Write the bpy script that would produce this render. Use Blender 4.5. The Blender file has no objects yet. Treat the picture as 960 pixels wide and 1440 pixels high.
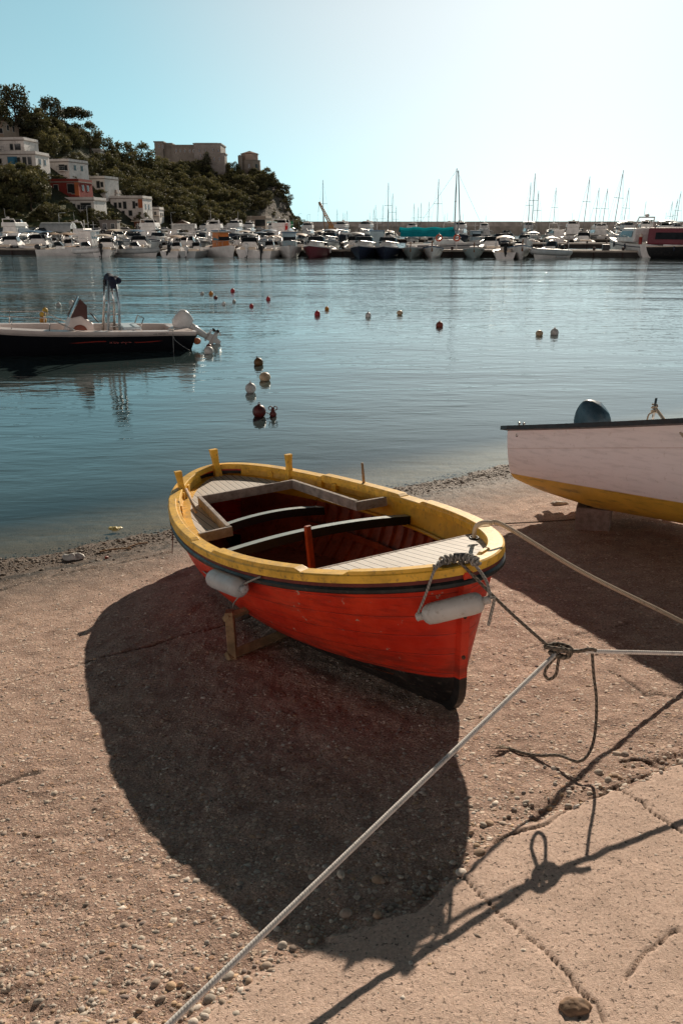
import bpy, math, random
import numpy as np
from mathutils import Matrix, Vector, Euler
random.seed(7); RNG = np.random.default_rng(11)
C = bpy.context.scene.collection
R = math.radians
# ------------------------------------------------------------------ camera geometry (also used to survey real positions)
FPX, HORV, EYE = 1180., 320., 2.6
TH = math.atan((720 - HORV) / FPX); S_, C_ = math.sin(TH), math.cos(TH)
def ray(u, v):
    a = (u - 480) / FPX; b = (720 - v) / FPX
    return np.array([a, C_ + b * S_, -S_ + b * C_])
def at(u, v, y):
    d = ray(u, v); return np.array([0, 0, EYE]) + d * (y / d[1])
def onz(u, v, z=0.):
    d = ray(u, v); return np.array([0, 0, EYE]) + d * ((z - EYE) / d[2])
SL = 0.11; N2 = (0.526, -0.85); K0 = -7.0          # the slipway: slope, inland direction, waterline
NP = np.array([-SL * N2[0], -SL * N2[1], 1.]); KP = -SL * K0
def ong(u, v):
    d = ray(u, v); o = np.array([0, 0, EYE]); return o + d * ((KP - NP @ o) / (NP @ d))
def zg(x, y): return SL * (x * N2[0] + y * N2[1] - K0)
SUN = ray(868, -385); SUN = SUN / np.linalg.norm(SUN)
SUN_EL = math.asin(SUN[2]); SUN_AZ = math.atan2(SUN[0], SUN[1])
def lift(gu, gv, u, v):                               # a point from its picture and the picture of its shadow
    G = ong(gu, gv); o = np.array([0, 0, EYE]); d = ray(u, v); d = d / np.linalg.norm(d)
    A = np.stack([d, -SUN], 1); s = np.linalg.lstsq(A, G - o, rcond=None)[0]
    return o + s[0] * d

# ------------------------------------------------------------------ materials
MATS = {}
def nt(name):
    m = bpy.data.materials.new(name); m.use_nodes = True
    t = m.node_tree; t.nodes.clear()
    return m, t
class G:
    """tiny node helper"""
    def __init__(s, t): s.t = t
    def n(s, typ, **kw):
        nd = s.t.nodes.new(typ)
        for k, v in kw.items():
            if k.startswith('_'): setattr(nd, k[1:], v)
            else:
                key = k.replace('__', ' ')
                sock = nd.inputs[int(key[1:])] if key[0] == 'i' and key[1:].isdigit() else nd.inputs[key]
                s.put(sock, v)
        return nd
    def put(s, sock, v):
        if hasattr(v, 'is_output') or isinstance(v, bpy.types.NodeSocket): s.t.links.new(v, sock)
        elif isinstance(v, bpy.types.Node): s.t.links.new(v.outputs[0], sock)
        else: sock.default_value = v
    def math(s, op, a, b=0., c=None, clamp=False):
        nd = s.t.nodes.new('ShaderNodeMath'); nd.operation = op; nd.use_clamp = clamp
        s.put(nd.inputs[0], a); s.put(nd.inputs[1], b)
        if c is not None: s.put(nd.inputs[2], c)
        return nd.outputs[0]
    def mix(s, f, a, b, blend='MIX'):
        nd = s.t.nodes.new('ShaderNodeMix'); nd.data_type = 'RGBA'; nd.blend_type = blend
        s.put(nd.inputs[0], f)
        for i, v in ((6, a), (7, b)):
            s.put(nd.inputs[i], (*v, 1) if isinstance(v, tuple) and len(v) == 3 else v)
        return nd.outputs[2]
    def ramp(s, f, stops):
        nd = s.t.nodes.new('ShaderNodeValToRGB'); s.put(nd.inputs[0], f)
        e = nd.color_ramp.elements
        while len(e) < len(stops): e.new(0.5)
        for x, (p, c) in zip(e, stops):
            x.position = p; x.color = (*c, 1) if isinstance(c, tuple) else (c, c, c, 1)
        return nd.outputs[0]
    def rng(s, v, a, b, c=0., d=1., smooth=True):
        nd = s.t.nodes.new('ShaderNodeMapRange'); nd.interpolation_type = 'SMOOTHSTEP' if smooth else 'LINEAR'
        s.put(nd.inputs[0], v)
        for i, x in enumerate((a, b, c, d)): s.put(nd.inputs[1 + i], x)
        return nd.outputs[0]
    def noise(s, vec, scale, detail=4., rough=.55, dist=0.):
        nd = s.n('ShaderNodeTexNoise', Vector=vec, Scale=scale, Detail=detail, Roughness=rough, Distortion=dist); return nd.outputs[0]
    def obj(s): return s.n('ShaderNodeTexCoord').outputs['Object']
    def pos(s): return s.n('ShaderNodeNewGeometry').outputs['Position']
    def sep(s, v): return s.n('ShaderNodeSeparateXYZ', Vector=v).outputs
    def bump(s, h, strength=.3, dist=.01, normal=None):
        nd = s.n('ShaderNodeBump', Height=h, Strength=strength, Distance=dist)
        if normal is not None: s.t.links.new(normal, nd.inputs['Normal'])
        return nd.outputs[0]
    def out(s, sh):
        o = s.n('ShaderNodeOutputMaterial'); s.t.links.new(sh, o.inputs[0])
    def princ(s, **kw): return s.n('ShaderNodeBsdfPrincipled', **kw).outputs[0]
def c4(c): return (*c, 1.)
def pm(name, col, rough=.5, var=.15, scale=12., bump=.1, bd=.004, metal=0., dirt=None, dirt_amt=.35, spec=.5):
    """painted / plain surface with uneven tone, stains and a slight relief"""
    if name in MATS: return MATS[name]
    m, t = nt(name); g = G(t); p = g.obj()
    n1 = g.noise(p, scale, 5, .6); n2 = g.noise(p, scale * 4.3, 4, .6)
    lo = tuple(max(0, x * (1 - var * 1.6)) for x in col); hi = tuple(min(1, x * (1 + var)) for x in col)
    cc = g.mix(g.rng(n1, .3, .7), lo, hi)
    if dirt: cc = g.mix(g.math('MULTIPLY', g.rng(n2, .52, .72), dirt_amt), cc, dirt)
    rr = g.rng(n2, .25, .75, max(.02, rough - .12), min(1, rough + .12))
    b = g.bump(g.math('ADD', n1, g.math('MULTIPLY', n2, .5)), bump, bd)
    g.out(g.princ(**{'Base__Color': cc, 'Roughness': rr, 'Metallic': metal, 'Normal': b, 'IOR': 1.3 + .3 * spec}))
    MATS[name] = m; return m

# ------------------------------------------------------------------ mesh builder
class MB:
    def __init__(s): s.v = []; s.f = []; s.m = []; s.uv = []; s.k = 0; s.sm = []
    def add(s, V, F, mi=0, UV=None, smooth=True):
        o = s.k; s.v.extend([tuple(map(float, p)) for p in V]); s.k += len(V)
        for f in F: s.f.append(tuple(i + o for i in f)); s.m.append(mi); s.sm.append(smooth)
        s.uv.extend(UV if UV is not None else [(0., 0.)] * len(V))
    def box(s, c, d, rz=0., mi=0, rot=None, taper=1., tx=None):
        x, y, z = d[0] / 2, d[1] / 2, d[2] / 2
        ty = taper; tx = taper if tx is None else tx
        V = np.array([(-x, -y, -z), (x, -y, -z), (x, y, -z), (-x, y, -z), (-x * tx, -y * ty, z), (x * tx, -y * ty, z), (x * tx, y * ty, z), (-x * tx, y * ty, z)])
        if rot is None: rot = Matrix.Rotation(rz, 3, 'Z')
        V = V @ np.array(rot).T + np.array(c)
        s.add(V, [(0, 3, 2, 1), (4, 5, 6, 7), (0, 1, 5, 4), (1, 2, 6, 5), (2, 3, 7, 6), (3, 0, 4, 7)], mi, smooth=False); return s
    def grid(s, P, mi=0, UV=None, closed_u=False, smooth=True, mrow=None):
        P = np.asarray(P, float); a, b = P.shape[:2]; F = []; 
        F = []; M = []
        for i in range(a - 1 + (1 if closed_u else 0)):
            i2 = (i + 1) % a
            for j in range(b - 1):
                F.append((i * b + j, i2 * b + j, i2 * b + j + 1, i * b + j + 1)); M.append(mrow[j] if mrow is not None else mi)
        o = s.k; s.add(P.reshape(-1, 3), F, mi, UV=UV, smooth=smooth)
        s.m[-len(M):] = M; return s
    def tube(s, pts, r, n=8, mi=0, cap=True, closed=False):
        P = np.asarray(pts, float); N = len(P)
        rr = np.full(N, r, float) if np.isscalar(r) else np.asarray(r, float)
        T = np.gradient(P, axis=0) if not closed else (np.roll(P, -1, 0) - np.roll(P, 1, 0))
        T /= np.linalg.norm(T, axis=1)[:, None] + 1e-12
        up = np.array([0, 0, 1.]) if abs(T[0][2]) < .9 else np.array([1., 0, 0])
        A = np.cross(T[0], up); A /= np.linalg.norm(A); rows = []; L = 0.; UV = []
        for i in range(N):
            A = A - T[i] * (A @ T[i]); A /= np.linalg.norm(A) + 1e-12; B = np.cross(T[i], A)
            if i: L += np.linalg.norm(P[i] - P[i - 1])
            for j in range(n):
                q = 2 * math.pi * j / n
                rows.append(P[i] + rr[i] * (math.cos(q) * A + math.sin(q) * B)); UV.append((L, j / n))
        F = []
        for i in range(N - (0 if closed else 1)):
            i2 = (i + 1) % N
            for j in range(n): F.append((i * n + j, i * n + (j + 1) % n, i2 * n + (j + 1) % n, i2 * n + j))
        if cap and not closed: F += [tuple(range(n - 1, -1, -1)), tuple((N - 1) * n + j for j in range(n))]
        s.add(rows, F, mi, UV=UV); return s
    def lathe(s, prof, c=(0, 0, 0), axis=(0, 0, 1), n=20, mi=0):
        ax = Vector(axis).normalized(); q = Vector((0, 0, 1)).rotation_difference(ax).to_matrix(); V = []
        for r, z in prof:
            for j in range(n):
                a = 2 * math.pi * j / n; V.append(tuple(Vector(c) + q @ Vector((r * math.cos(a), r * math.sin(a), z))))
        F = []
        for i in range(len(prof) - 1):
            for j in range(n): F.append((i * n + j, i * n + (j + 1) % n, (i + 1) * n + (j + 1) % n, (i + 1) * n + j))
        F += [tuple(range(n - 1, -1, -1)), tuple((len(prof) - 1) * n + j for j in range(n))]
        s.add(V, F, mi); return s
    def ball(s, c, r, n=14, mi=0, sq=(1, 1, 1)):
        prof = [(max(1e-4, math.sin(math.pi * i / n)) * r, -math.cos(math.pi * i / n) * r) for i in range(n + 1)]
        k = len(s.v); s.lathe(prof, (0, 0, 0), n=n + 2, mi=mi)
        for i in range(k, len(s.v)): p = s.v[i]; s.v[i] = (p[0] * sq[0] + c[0], p[1] * sq[1] + c[1], p[2] * sq[2] + c[2])
        return s
    def prism(s, poly, y0, y1, mi=0, T=None):
        """polygon in x,z extruded along y"""
        n = len(poly); V = [(x, y0, z) for x, z in poly] + [(x, y1, z) for x, z in poly]
        if T is not None: V = [T(p) for p in V]
        F = [tuple(range(n)), tuple(range(2 * n - 1, n - 1, -1))] + [(i, i + n, (i + 1) % n + n, (i + 1) % n) for i in range(n)]
        s.add(V, F, mi, smooth=False); return s
    def build(s, name, mats, parent=None, bevel=0., seg=2, loc=None, auto=None):
        me = bpy.data.meshes.new(name); me.from_pydata(s.v, [], s.f)
        for m in (mats if isinstance(mats, (list, tuple)) else [mats]): me.materials.append(m)
        me.polygons.foreach_set('material_index', s.m); me.polygons.foreach_set('use_smooth', s.sm)
        uvl = me.uv_layers.new(name='UVMap'); li = np.zeros(len(me.loops), np.int32); me.loops.foreach_get('vertex_index', li)
        uvl.data.foreach_set('uv', np.array(s.uv, np.float32)[li].ravel())
        me.update()
        o = bpy.data.objects.new(name, me); C.objects.link(o)
        if parent is not None: o.parent = parent
        if loc is not None: o.location = loc
        if bevel:
            b = o.modifiers.new('bevel', 'BEVEL'); b.width = bevel; b.segments = seg; b.limit_method = 'ANGLE'; b.angle_limit = R(40)
        return o
def tag(o, label=None, cat=None, group=None, kind=None):
    for k, v in (('label', label), ('category', cat), ('group', group), ('kind', kind)):
        if v: o[k] = v
    return o
def thing(name, label, cat, loc=(0, 0, 0), rz=0., group=None, rot=None):
    o = bpy.data.objects.new(name, None); C.objects.link(o); o.location = [float(x) for x in loc]
    o.rotation_euler = rot if rot is not None else (0, 0, rz); o.empty_display_size = .1
    return tag(o, label, cat, group)
def dup(root, loc, rz, label=None, group=None, scale=None, tilt=None):
    r = root.copy(); C.objects.link(r); r.location = [float(x) for x in loc]; r.rotation_euler = (tilt or 0, 0, rz)
    if scale is not None: r.scale = (scale,) * 3 if np.isscalar(scale) else scale
    if label: r['label'] = label
    if group: r['group'] = group
    for ch in list(root.children):
        c = ch.copy(); C.objects.link(c); c.parent = r
        for g in ch.children:
            d = g.copy(); C.objects.link(d); d.parent = c
    return r
# ------------------------------------------------------------------ numpy value noise
def vnoise(x, y, seed=0):
    x = np.asarray(x, float); y = np.asarray(y, float)
    xi = np.floor(x).astype(np.int64); yi = np.floor(y).astype(np.int64); fx = x - xi; fy = y - yi
    fx = fx * fx * (3 - 2 * fx); fy = fy * fy * (3 - 2 * fy)
    def h(a, b):
        n = (a * 374761393 + b * 668265263 + seed * 144269) & 0x7fffffff
        n = ((n ^ (n >> 13)) * 1274126177) & 0x7fffffff
        return ((n ^ (n >> 16)) & 0xffff) / 65535.
    return (h(xi, yi) * (1 - fx) + h(xi + 1, yi) * fx) * (1 - fy) + (h(xi, yi + 1) * (1 - fx) + h(xi + 1, yi + 1) * fx) * fy - .5
def fbm(x, y, o=4, seed=0):
    r = 0; a = 1.
    for i in range(o): r = r + a * vnoise(x * 2 ** i + 17.3 * i, y * 2 ** i - 9.1 * i, seed + i); a *= .5
    return r
def sstep(a, b, x):
    t = np.clip((x - a) / (b - a), 0, 1); return t * t * (3 - 2 * t)
SKY_STR = .15; SKY_GAMMA = .56; SKY_TINT = (.86, 1.46, 1.64); SUN_STR = 5.0
GC_LO = (.47, .312, .245); GC_HI = (.73, .51, .405)
WAVE = (.030, .024, .0048); WATER_COL = (.040, .064, .066); WATER_REF = (.94, 1., 1.)
# ------------------------------------------------------------------ sky, sun, camera
sc = bpy.context.scene
w = bpy.data.worlds.new('World'); sc.world = w; w.use_nodes = True
t = w.node_tree; t.nodes.clear(); g = G(t)
sky = g.n('ShaderNodeTexSky', _sky_type='NISHITA'); sky.sun_disc = False
sky.sun_elevation = SUN_EL; sky.sun_rotation = SUN_AZ
sky.air_density = 1.0; sky.dust_density = .6; sky.ozone_density = 1.5; sky.altitude = 0
gam = g.n('ShaderNodeGamma', Color=sky.outputs[0], Gamma=SKY_GAMMA)
lum = g.n('ShaderNodeRGBToBW', Color=gam.outputs[0]).outputs[0]
sund = g.n('ShaderNodeVectorMath', _operation='DOT_PRODUCT', i0=g.n('ShaderNodeTexCoord').outputs['Generated'], i1=tuple(SUN)).outputs['Value']
tint = g.mix(1.0, g.mix(.75, gam.outputs[0], lum), g.mix(g.rng(sund, .84, .985), SKY_TINT, (1.34, 1.48, 1.54)), 'MULTIPLY')
dx, dy, dz = g.sep(g.n('ShaderNodeTexCoord').outputs['Generated'])           # sky dimmed overhead and high behind to darken ground shadows, hazy and bright low towards the sun
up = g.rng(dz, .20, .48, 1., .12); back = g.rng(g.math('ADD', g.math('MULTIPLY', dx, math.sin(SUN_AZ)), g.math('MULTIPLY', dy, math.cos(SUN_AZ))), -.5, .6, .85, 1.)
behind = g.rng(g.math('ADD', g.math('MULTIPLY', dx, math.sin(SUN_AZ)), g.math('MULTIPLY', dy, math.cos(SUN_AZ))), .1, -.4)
low = g.rng(dz, .08, .32, 3.0, .05)  # low band behind the camera boosted, added fill for the shaded hull
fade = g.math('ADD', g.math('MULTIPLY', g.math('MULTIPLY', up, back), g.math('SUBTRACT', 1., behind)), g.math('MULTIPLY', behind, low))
tint = g.mix(g.rng(g.math('ADD', g.math('MULTIPLY', dx, math.sin(SUN_AZ)), g.math('MULTIPLY', dy, math.cos(SUN_AZ))), .1, -.5), tint, g.mix(1.0, g.n('ShaderNodeCombineColor', Red=lum, Green=lum, Blue=lum).outputs[0], (1.60, 1.44, 1.36), 'MULTIPLY'))      # warm tint of the added fill light behind the camera
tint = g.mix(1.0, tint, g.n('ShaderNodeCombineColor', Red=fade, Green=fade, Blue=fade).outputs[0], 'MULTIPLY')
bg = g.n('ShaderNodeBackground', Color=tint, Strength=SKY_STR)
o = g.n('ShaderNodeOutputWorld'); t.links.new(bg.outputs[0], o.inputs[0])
sl = bpy.data.lights.new('sun', 'SUN'); sl.energy = SUN_STR; sl.angle = R(.5); sl.color = (1., .86, .70)
so = bpy.data.objects.new('sun', sl); C.objects.link(so); so.location = (20, 60, 40)
so.rotation_euler = Vector(-SUN).to_track_quat('-Z', 'Y').to_euler()
cam = bpy.data.cameras.new('camera'); co = bpy.data.objects.new('camera', cam); C.objects.link(co)
cam.sensor_fit = 'VERTICAL'; cam.sensor_height = 36.; cam.lens = 36. * FPX / 1440.; cam.clip_start = .05; cam.clip_end = 30000
co.location = (0, 0, EYE); co.rotation_euler = (math.pi / 2 - TH, 0, 0); sc.camera = co
sc.view_settings.view_transform = 'Standard'; sc.view_settings.look = 'None'; sc.view_settings.exposure = 0; sc.view_settings.gamma = 1
sc.cycles.use_denoising = True; sc.cycles.max_bounces = 8; sc.cycles.transparent_max_bounces = 12; sc.cycles.sample_clamp_indirect = 6

# ------------------------------------------------------------------ ground sheet
def axis(lo, hi, step, far, growth=1.09, mids=()):
    a = list(np.arange(lo, hi, step)); st = step
    for (h2, s2) in mids:
        while a[-1] < h2: st = min(s2, st * 1.05); a.append(a[-1] + st)
    while a[-1] < far: st *= growth; a.append(a[-1] + st)
    b = [lo]; st = step
    while b[-1] > -far: st *= growth; b.append(b[-1] - st)
    return np.array(b[:0:-1] + a)
xs = axis(-2.7, 2.8, .0165, 3000., 1.08); xs = np.concatenate([xs[xs < -1.0], np.arange(-.99, 1.7, .0085), xs[xs > 1.71]])
ys = axis(1.25, 4.8, .0165, 9000., 1.09, mids=((9.6, .035),)); ys = np.concatenate([ys[ys < 1.5], np.arange(1.505, 3.2, .0085), ys[ys > 3.21]])
X, Y = np.meshgrid(xs, ys, indexing='ij')
D = X * N2[0] + Y * N2[1] - K0                         # metres inland of the waterline
SLX = np.array([-9, -.38, -.17, .05, .25, .4, .54, .75, 1.02, 1.32, 2.0, 9]); SLY = np.array([1.5, 1.66, 1.86, 2.02, 2.07, 2.22, 2.40, 2.52, 2.66, 2.76, 2.95, 5.])
edge = np.interp(X, SLX, SLY) + .10 * fbm(X * 4, Y * 4, 3, 5) + .05 * vnoise(X * 23, Y * 23, 9)
SLAB = sstep(-.015, .015, edge - Y) * (Y > 0)
def gz(x, y, d):
    z = SL * d
    z = np.where(d > 16, SL * 16, z); z = np.maximum(z, -4.)
    return z
near = np.exp(-(np.maximum(0, np.abs(Y - 4) - 5) / 4) ** 2) * np.exp(-(np.maximum(0, np.abs(X) - 5) / 4) ** 2)
Z = gz(X, Y, D)
peb = (1 - SLAB)
Z = Z + near * (.016 * fbm(X * 1.6, Y * 1.6, 3, 1) + peb * (.010 * fbm(X * 9, Y * 9, 3, 2) + .006 * fbm(X * 30, Y * 30, 2, 3)) + SLAB * (.010 + .0035 * fbm(X * 18, Y * 18, 3, 4)))
Z = Z + (1 - near) * .15 * fbm(X * .25, Y * .25, 3, 8) * (D > -40)
Z += near * .028 * sstep(.80, .88, D + .03 * fbm(X * 2, Y * 2, 3, 6) + .012 * vnoise(X * 15, Y * 15, 7)) - near * .012      # edge of the old slipway concrete
# eroded hollows around the slab edge and in the pebbly field
dip = np.exp(-((edge - Y + .07) / .06) ** 2) * sstep(.0, .35, fbm(X * 3, Y * 3, 2, 21) + .15)
Z -= near * .012 * dip
crk = np.zeros_like(Z)
def crack(pts, wd, dp, jit=.02):
    global Z, crk
    jx = X + jit * fbm(X * 7, Y * 7, 2, 31) + .006 * fbm(X * 30, Y * 30, 2, 33); jy = Y + jit * fbm(X * 7, Y * 7, 2, 37) + .006 * fbm(X * 30, Y * 30, 2, 39)
    best = np.full(X.shape, 9.)
    for (a, b) in zip(pts[:-1], pts[1:]):
        a = np.array(a[:2]); b = np.array(b[:2]); e = b - a
        tt = np.clip(((jx - a[0]) * e[0] + (jy - a[1]) * e[1]) / (e @ e), 0, 1)
        best = np.minimum(best, np.hypot(jx - a[0] - tt * e[0], jy - a[1] - tt * e[1]))
    wv = wd * (1 + 1.0 * fbm(X * 6, Y * 6, 2, 41))
    k = 1 - sstep(.45, 1., best / np.maximum(wv, .003)); Z -= dp * k; crk = np.maximum(crk, k)
gp = lambda *q: [ong(*p) for p in q]
crack(gp((650, 1238), (700, 1290), (760, 1340), (830, 1420), (850, 1460)), .0045, .012)
crack(gp((862, 1112), (900, 1140), (945, 1172), (1000, 1200)), .005, .010, .03)
crack(gp((872, 1385), (905, 1345), (945, 1318), (1000, 1310)), .005, .010, .03)
crack(gp((700, 1190), (780, 1160), (850, 1120), (930, 1085)), .009, .012, .05)
crack(gp((-80, 995), (0, 968), (100, 942), (330, 878), (420, 845)), .008, .010, .02)
crack(gp((-60, 850), (60, 815), (240, 781)), .016, .014, .03)
crack(gp((690, 925), (780, 905), (880, 880)), .006, .006, .03)
crack(gp((860, 945), (900, 975), (960, 985)), .010, .008, .08)
crack(gp((880, 1075), (920, 1075), (975, 1065)), .012, .012, .08)
crack(gp((0, 1105), (60, 1090)), .02, .006, .05)
nx, ny = X.shape
co3 = np.stack([X, Y, Z], -1).reshape(-1, 3)
idx = np.arange(nx * ny).reshape(nx, ny)
q = np.stack([idx[:-1, :-1], idx[1:, :-1], idx[1:, 1:], idx[:-1, 1:]], -1).reshape(-1, 4)
def npmesh(name, V, Q, attrs=(), smooth=True):
    me = bpy.data.meshes.new(name); k = Q.shape[1]
    me.vertices.add(len(V)); me.vertices.foreach_set('co', V.astype(np.float32).ravel())
    me.loops.add(Q.size); me.loops.foreach_set('vertex_index', Q.astype(np.int32).ravel())
    me.polygons.add(len(Q)); me.polygons.foreach_set('loop_start', (np.arange(len(Q)) * k).astype(np.int32))
    me.polygons.foreach_set('loop_total', np.full(len(Q), k, np.int32))
    me.polygons.foreach_set('use_smooth', np.full(len(Q), smooth))
    me.update(calc_edges=True)
    for nm, typ, dat in attrs:
        at_ = me.attributes.new(nm, typ, 'POINT')
        at_.data.foreach_set('value' if typ == 'FLOAT' else 'color', np.asarray(dat, np.float32).ravel())
    return me
me = npmesh('ground', co3, q, [('slab', 'FLOAT', SLAB), ('crk', 'FLOAT', crk)])
ground = bpy.data.objects.new('ground', me); C.objects.link(ground); tag(ground, kind='structure')
m, t = nt('slipway_ground'); g = G(t); p = g.pos()
sx, sy, sz = g.sep(p)
dist = g.math('SUBTRACT', g.math('ADD', g.math('MULTIPLY', sx, N2[0]), g.math('MULTIPLY', sy, N2[1])), K0)
slab = g.n('ShaderNodeAttribute', _attribute_name='slab').outputs['Fac']; crka = g.n('ShaderNodeAttribute', _attribute_name='crk').outputs['Fac']
p2 = g.n('ShaderNodeVectorMath', _operation='MULTIPLY', i0=p, i1=(1, 1, 0.)).outputs[0]
wob = g.n('ShaderNodeTexNoise', Vector=p2, Scale=30., Detail=2.).outputs['Color']
pw = g.n('ShaderNodeVectorMath', _operation='MULTIPLY_ADD', i0=wob, i1=(.02, .02, 0), i2=p2).outputs[0]
def vor(scale, feature='F1'):
    return g.n('ShaderNodeTexVoronoi', Vector=pw, Scale=scale, Randomness=1., _feature=feature).outputs
v1, v2, v3 = vor(30.), vor(62.), vor(130.)
e1 = vor(30., 'DISTANCE_TO_EDGE')
def vary(vv, sel):                                      # only some of the cells are stones
    r = g.sep(vv['Color']); return r
c1 = g.sep(v1['Color']); c2 = g.sep(v2['Color']); c3 = g.sep(v3['Color'])
stone1 = g.math('MULTIPLY', g.rng(v1['Distance'], .36, .26), g.math('GREATER_THAN', c1[0], .50))
stone2 = g.math('MULTIPLY', g.rng(v2['Distance'], .40, .28), g.math('GREATER_THAN', c2[0], .38))
stone3 = g.math('MULTIPLY', g.rng(v3['Distance'], .42, .28), g.math('GREATER_THAN', c3[0], .35))
big = g.noise(p2, 1.3, 5, .6); mid = g.noise(p2, 7., 5, .6); fine = g.noise(p2, 90., 4, .65); grit = g.noise(p2, 320., 2, .6)
cem = g.mix(g.rng(mid, .3, .7), GC_LO, GC_HI)
cem = g.mix(g.rng(fine, .32, .6), g.mix(.58, cem, (.10, .065, .05)), cem)
scol = lambda c: g.ramp(c[1], [(0., (.26, .16, .125)), (.2, (.60, .37, .24)), (.5, (.74, .57, .46)), (.75, (.86, .65, .50)), (1., (.95, .82, .70))])
col = g.mix(g.math('MULTIPLY', stone3, .75), cem, scol(c3))
col = g.mix(g.math('MULTIPLY', stone2, .85), col, scol(c2))
col = g.mix(g.math('MULTIPLY', stone1, .9), col, scol(c1))
scem = g.mix(g.rng(fine, .3, .75), (.66, .47, .375), (.95, .72, .59))
scem = g.mix(g.math('MULTIPLY', stone3, .6), scem, scol(c3))
scem = g.mix(g.math('MULTIPLY', g.rng(mid, .45, .75), .35), scem, (.50, .36, .28))
pit = g.rng(g.noise(p2, 60., 3, .7), .59, .65)
scem = g.mix(g.math('MULTIPLY', pit, .8), scem, (.14, .105, .085))
col = g.mix(slab, col, scem)
col = g.mix(g.math('MULTIPLY', g.rng(big, .35, .7), .30), col, g.mix(.5, col, (.17, .12, .09)))
col = g.mix(g.math('MULTIPLY', crka, .75), col, (.035, .027, .022))
wetn = g.math('ADD', dist, g.math('MULTIPLY', g.math('SUBTRACT', mid, .5), .9))
wet = g.rng(wetn, 2.0, .45)
band = g.rng(g.math('ABSOLUTE', g.math('SUBTRACT', g.math('ADD', dist, g.math('MULTIPLY', g.math('SUBTRACT', g.noise(p2, 1.6, 4, .6), .5), .35)), .62)), .10, .02)
weed = g.math('MAXIMUM', g.math('MULTIPLY', g.math('MULTIPLY', g.rng(g.noise(p2, 14., 5, .7), .5, .62), g.rng(dist, 1.6, .7)), .8), g.math('MULTIPLY', band, g.rng(g.noise(p2, 9., 4, .7), .42, .55, 0., .9)))
col = g.mix(g.math('MULTIPLY', wet, .92), col, g.mix(.86, col, (.075, .055, .036)))
col = g.mix(weed, col, (.03, .023, .015))
col = g.mix(g.rng(dist, .1, -.5), col, g.mix(mid, (.09, .068, .045), (.22, .17, .12)))
hgt = g.math('ADD', g.math('MULTIPLY', stone1, 1.1), g.math('ADD', g.math('MULTIPLY', stone2, .7), g.math('MULTIPLY', stone3, .4)))
hgt = g.math('ADD', g.math('MULTIPLY', hgt, g.math('SUBTRACT', 1., g.math('MULTIPLY', slab, .92))), g.math('ADD', g.math('MULTIPLY', fine, g.math('SUBTRACT', .9, g.math('MULTIPLY', slab, .55))), g.math('MULTIPLY', grit, .45)))
hgt = g.math('SUBTRACT', hgt, g.math('MULTIPLY', g.math('MULTIPLY', pit, slab), 1.3))
nb = g.bump(hgt, .75, .010)
rgh = g.rng(wet, 0, 1, .92, .72)
g.out(g.princ(**{'Base__Color': col, 'Roughness': rgh, 'Normal': nb, 'IOR': 1.4}))
me.materials.append(m)

# ------------------------------------------------------------------ loose and half-sunk pebbles
def gheight(x, y):
    i = np.clip(np.searchsorted(xs, x) - 1, 0, nx - 2); j = np.clip(np.searchsorted(ys, y) - 1, 0, ny - 2)
    fx = (x - xs[i]) / (xs[i + 1] - xs[i]); fy = (y - ys[j]) / (ys[j + 1] - ys[j])
    return (Z[i, j] * (1 - fx) + Z[i + 1, j] * fx) * (1 - fy) + (Z[i, j + 1] * (1 - fx) + Z[i + 1, j + 1] * fx) * fy
import bmesh
bm = bmesh.new(); bmesh.ops.create_icosphere(bm, subdivisions=2, radius=1.)
IV = np.array([v.co[:] for v in bm.verts]); IF = np.array([[v.index for v in f.verts] for f in bm.faces]); bm.free()
bm = bmesh.new(); bmesh.ops.create_icosphere(bm, subdivisions=1, radius=1.)
JV = np.array([v.co[:] for v in bm.verts]); JF = np.array([[v.index for v in f.verts] for f in bm.faces]); bm.free()
def scatter_stones(name, xy, rad, sink, cols, label_kind='stuff', V0=IV, F0=IF, flat=(.35, .7)):
    n = len(xy); k = len(V0)
    sc_ = np.stack([rad * RNG.uniform(.75, 1.25, n), rad * RNG.uniform(.6, 1., n), rad * RNG.uniform(flat[0], flat[1], n)], -1)
    an = RNG.uniform(0, 6.283, n); ca, sa = np.cos(an), np.sin(an)
    V = V0[None] * sc_[:, None]
    ph = RNG.uniform(0, 6.28, (n, 1, 3))
    V = V * (1 + .13 * np.sin(2.3 * V0[None] + ph) + .07 * np.sin(4.7 * V0[None][..., ::-1] + ph))
    Vx = V[..., 0] * ca[:, None] - V[..., 1] * sa[:, None]; Vy = V[..., 0] * sa[:, None] + V[..., 1] * ca[:, None]
    tl = RNG.normal(0, .12, (n, 2))
    zz = V[..., 2] + Vx * tl[:, :1] + Vy * tl[:, 1:]
    V = np.stack([Vx + xy[:, :1], Vy + xy[:, 1:], zz + (gheight(xy[:, 0], xy[:, 1]) + sink * sc_[:, 2])[:, None]], -1).reshape(-1, 3)
    F = (F0[None] + (np.arange(n) * k)[:, None, None]).reshape(-1, 3)
    cc = np.concatenate([np.repeat(cols, k, 0), np.ones((n * k, 1))], 1)
    me = npmesh(name, V, F, [('Col', 'FLOAT_COLOR', cc)])
    o = bpy.data.objects.new(name, me); C.objects.link(o); tag(o, kind=label_kind); return o
m, t = nt('pebble_stone'); g = G(t)
pc = g.n('ShaderNodeAttribute', _attribute_name='Col').outputs['Color']; nn = g.noise(g.pos(), 160., 4, .7)
g.out(g.princ(**{'Base__Color': g.mix(g.rng(nn, .3, .75), g.mix(.25, pc, (.10, .08, .06)), pc), 'Roughness': .8, 'Normal': g.bump(nn, .35, .003)}))
PEBM = m
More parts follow.
